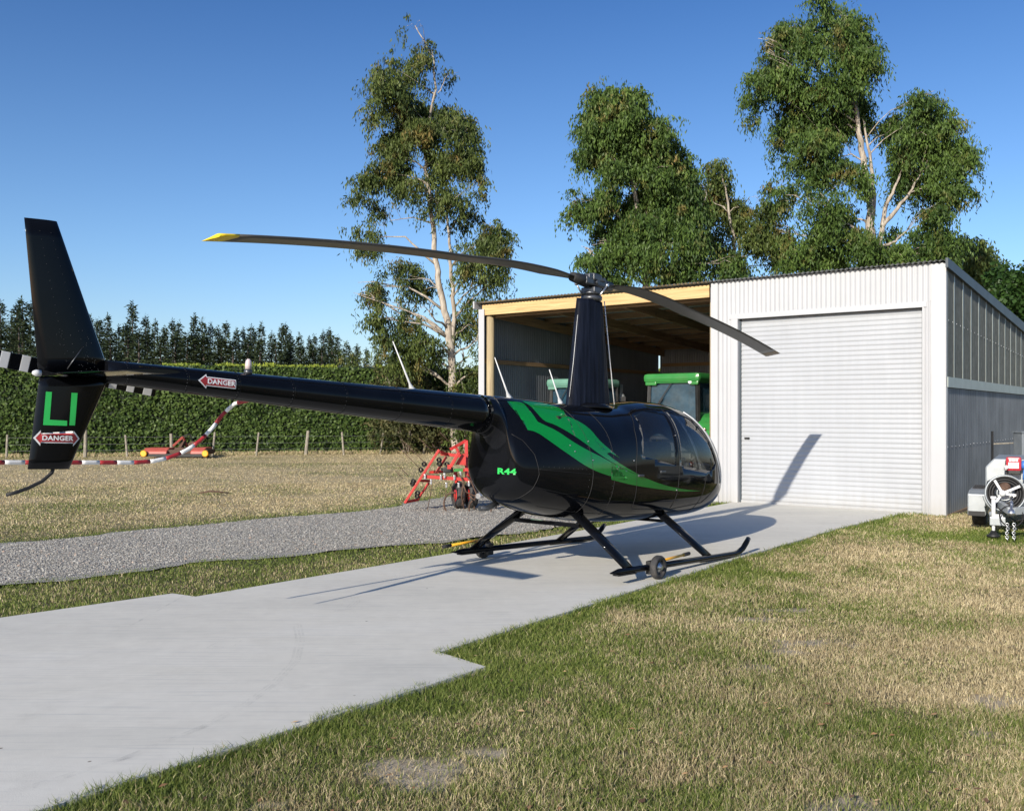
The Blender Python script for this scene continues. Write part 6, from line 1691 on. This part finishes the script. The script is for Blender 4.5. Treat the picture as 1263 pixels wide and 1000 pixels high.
# post and wire fence in front of the hedge
fen = empty('post_and_wire_fence', (0, 0, 0)); tag(fen, 'old post and wire fence with grey timber posts in front of the hedge', 'fence')
fpx = [8, 105, 157, 212, 262, 316, 377, 424, 469, 522]
rr = random.Random(3); tops = []
for px in fpx + [572, 620]:
    u_ = px
    # on a line parallel to the hedge, 1.6 m in front of it
    a = HA + hn * 1.75; dpx = Vector(((px - PW / 2) / FPX, 1, 0))
    t = (a.x - dpx.x * a.y) / (dpx.x * hd.y - hd.x) ; q = a + hd * t
    h_ = rr.uniform(.85, 1.1); ln = Vector((rr.uniform(-.08, .14), 0, 0)); w_ = rr.choice([.045, .05, .075])
    if px == 522: ln = Vector((.22, 0, 0))
    mb = MB(); mb.tube([(q.x, q.y, -.05), (q.x + ln.x, q.y, h_)], [w_, w_ * .9], 8, smooth=False); mb.build('post', M['post_wood'], fen); tops.append((q, ln, h_))
for z in (.25, .5, .78):
    mb = MB(); mb.tube([Vector((q.x + ln.x * z / h_, q.y - .06, z)) for q, ln, h_ in tops], .005, 5); mb.build('wire', M['wire'], fen)

# long dry grass and weeds at the hedge foot
n_ = 16000; g = np.random.default_rng(9); U = g.uniform(2, HL, n_); off = g.gamma(2.0, .25, n_) * .8 + .72
P0 = np.array(HA)[None] + np.array(hd)[None] * U[:, None] + np.array(hn)[None] * off[:, None]; P0[:, 2] = -.02
Hs = g.uniform(.06, .26, n_) * np.exp(-off * .3); tl = np.stack([g.normal(0, .5, n_), g.normal(0, .4, n_), np.ones(n_)], 1) * Hs[:, None]
sd = np.stack([np.full(n_, .022), np.zeros(n_), np.zeros(n_)], 1)
V = np.stack([P0 - sd, P0 + tl * .6 + sd * .6, P0 + tl, P0 + tl * .6 - sd * .6], 1).reshape(-1, 3)
wd = np_mesh('hedge_foot_grass', V, np.arange(n_ * 4), 4, GM, attrs={'green': np.repeat((g.random(n_) < .25) * .8, 4), 'rnd': np.repeat(g.random(n_) * .75, 4)})
tag(wd, 'rough dry grass growing along the foot of the hedge', 'grass', kind='stuff')

# ================================================================ conifers beyond the hedge
def conifer_proto(H, seed, thin=1.0):
    g = np.random.default_rng(seed); root = empty('conifer_tree', (0, 0, 0))
    mb = MB(); mb.tube([(0, 0, -.2), (0, 0, H * .5), (0.05, 0, H * .97)], [.22, .13, .02], 7); mb.build('trunk', M['dark_bark'], root)
    V = []; rn = []
    z = 0.6
    while z < H:
        t = z / H; Rm = (1 - t) ** 1.05 * 2.5 * thin * g.uniform(.65, 1.2) + .15
        nb_ = int(5 + 5 * (1 - t))
        if g.random() < .12 and t > .5: nb_ //= 3
        for b in range(nb_):
            a = g.uniform(0, 6.283); L_ = Rm * g.uniform(.55, 1.15); up = g.uniform(-.15, .35)
            for k in range(int(4 + L_ * 7)):
                s = g.uniform(.12, 1.0); p = np.array([math.cos(a) * L_ * s, math.sin(a) * L_ * s, z + up * L_ * s - .18 * (L_ * s) ** 1.3])
                p += g.normal(0, .08, 3) + np.array([0, 0, -.05])
                dr = np.array([math.cos(a), math.sin(a), .15 + up]) + g.normal(0, .55, 3); dr /= np.linalg.norm(dr)
                sd_ = np.cross(dr, g.normal(0, 1, 3)); sd_ /= np.linalg.norm(sd_); l_ = g.uniform(.18, .42); w_ = g.uniform(.035, .075)
                V += [p, p + dr * l_ * .5 + sd_ * w_, p + dr * l_, p + dr * l_ * .5 - sd_ * w_]; r_ = g.random(); rn += [r_] * 4
        z += 0.23 * (1.15 - .5 * t)
    for k in range(24):
        p = np.array([g.normal(0, .05), g.normal(0, .05), H * g.uniform(.93, 1.03)]); dr = np.array([g.normal(0, .5), g.normal(0, .5), .8]); sd_ = np.array([.03, 0, 0])
        V += [p, p + dr * .12 + sd_, p + dr * .25, p + dr * .12 - sd_]; rn += [.5] * 4
    np_mesh('crown', np.array(V), np.arange(len(V)), 4, M['conifer_leaf'], root, attrs={'rnd': rn})
    return root
protos = [conifer_proto(h, 60 + i, th) for i, (h, th) in enumerate(((11.0, 1.0), (11.0, .75), (10.5, 1.2), (11.0, .9), (10.5, 1.05)))]
CT = [(-12, 380), (2, 375), (12, 392), (20, 376), (30, 371), (38, 376), (50, 388), (62, 392), (78, 386), (92, 395), (108, 392), (118, 398), (125, 396), (132, 391), (146, 404), (152, 402), (165, 377), (177, 391), (191, 398), (203, 405), (214, 397), (224, 399),
      (236, 391), (248, 396), (258, 401), (268, 406), (278, 400), (290, 408), (299, 407), (307, 404), (315, 410), (323, 401), (334, 410), (345, 404), (353, 401), (361, 412), (368, 414), (380, 418), (390, 416), (397, 410), (404, 408), (411, 414), (418, 416), (428, 424), (440, 428), (452, 432), (468, 436), (485, 440)]
CT2 = [(-5, 398), (26, 396), (56, 405), (84, 406), (100, 410), (139, 412), (158, 408), (172, 410), (184, 414), (198, 415), (219, 414), (230, 412), (242, 414), (253, 416), (273, 418), (286, 420), (303, 420), (320, 420), (340, 420), (358, 424), (374, 428), (386, 428), (398, 428), (414, 430), (434, 438)]
look = ['spiky', 'slim', 'bushy', 'narrow ragged', 'broad']
ORD = 'first second third fourth fifth sixth seventh eighth ninth tenth eleventh twelfth thirteenth fourteenth fifteenth sixteenth seventeenth eighteenth nineteenth twentieth'.split()
def ordi(n): return ORD[n] if n < 20 else 'twenty-' + ORD[n - 20]
rr = random.Random(12); used = set(); cnt = 0
for j, (px, py) in enumerate(CT + CT2):
    back = j < len(CT); D = rr.uniform(84, 96) if back else rr.uniform(76, 82)
    k = rr.randrange(5); pr = protos[k]; Hp = (11.0, 11.0, 10.5, 11.0, 10.5)[k]
    H = CAMZ + (HOR - py) / FPX * D; s = H / Hp
    if k not in used: c = pr; used.add(k)
    else: c = copy_tree(pr)
    p = at(px, HOR, D); c.location = (p.x, p.y, 0); w_ = s * rr.uniform(.8, 1.1) if back else s * rr.uniform(1.5, 1.9); c.scale = (w_, w_, s)
    c.rotation_euler = (rr.uniform(-.02, .02), rr.uniform(-.03, .03), rr.uniform(0, 6.28))
    rank = sorted(CT if back else CT2).index((px, py)); tot_ = len(CT if back else CT2)
    where = f'{ordi(rank)} from the left' if rank < tot_ / 2 else f'{ordi(tot_ - 1 - rank)} from the right'
    tag(c, f'{look[k]} dark conifer beyond the hedge, {where} in the ' + ('tall back row' if back else 'lower front row'), 'conifer', 'conifers beyond the hedge')
for k in range(5):
    if k not in used:
        for ch in list(protos[k].children): bpy.data.objects.remove(ch)
        bpy.data.objects.remove(protos[k])

# scrubby bushes round the foot of the tall gum, in front of the hedge
def bush(px, D, w, h, seed, label, m=None, tw=500):
    base = at(px, HOR, D); base.z = 0; root = empty('bush', base); tag(root, label, 'bush', None)
    g = random.Random(seed); mb = MB(); C, Rr = [], []
    for k in range(9):
        e = Vector((g.uniform(-w, w) * .8, g.uniform(-.6, .6), h * g.uniform(.4, .95))); mb.tube([(g.uniform(-.2, .2), 0, 0), e * .5 + Vector((0, 0, .1)), e], [.035, .022, .007], 5)
        C.append(e * .85); Rr.append((w * .42, w * .4, h * .28))
    C.append(Vector((0, 0, h * .35))); Rr.append((w * .8, w * .5, h * .35))
    mb.build('stems', M['gum_bark'], root)
    V, F, rnd = leaf_cloud(C, Rr, tw, 14, .17, .035, .5, .22, .12, seed); ok = np.repeat(V[0::4, 2] > .05, 4); V = V[ok]; rnd = rnd[ok]
    np_mesh('foliage', V, np.arange(len(V)), 4, m or M['scrub_leaf'], root, attrs={'rnd': rnd})
bush(500, 41.0, 2.0, 3.6, 3, 'brownish scrubby bush left of the tall gum trunk', tw=750)
bush(540, 42.0, 1.6, 3.0, 4, 'low olive bush behind the tall gum trunk', tw=600)
bush(585, 39.5, 1.3, 3.8, 5, 'leafy bush between the tall gum trunk and the shed corner', M['gum_leaf_olive'], tw=600)
bush(455, 62, 2.4, 6.2, 6, 'rounded olive tree top showing over the hedge left of the tall gum', M['gum_leaf_olive'], tw=900)
bush(478, 60, 2.2, 5.6, 7, 'reddish brown scrub showing over the hedge beside the tall gum', M['scrub_leaf'], tw=800)
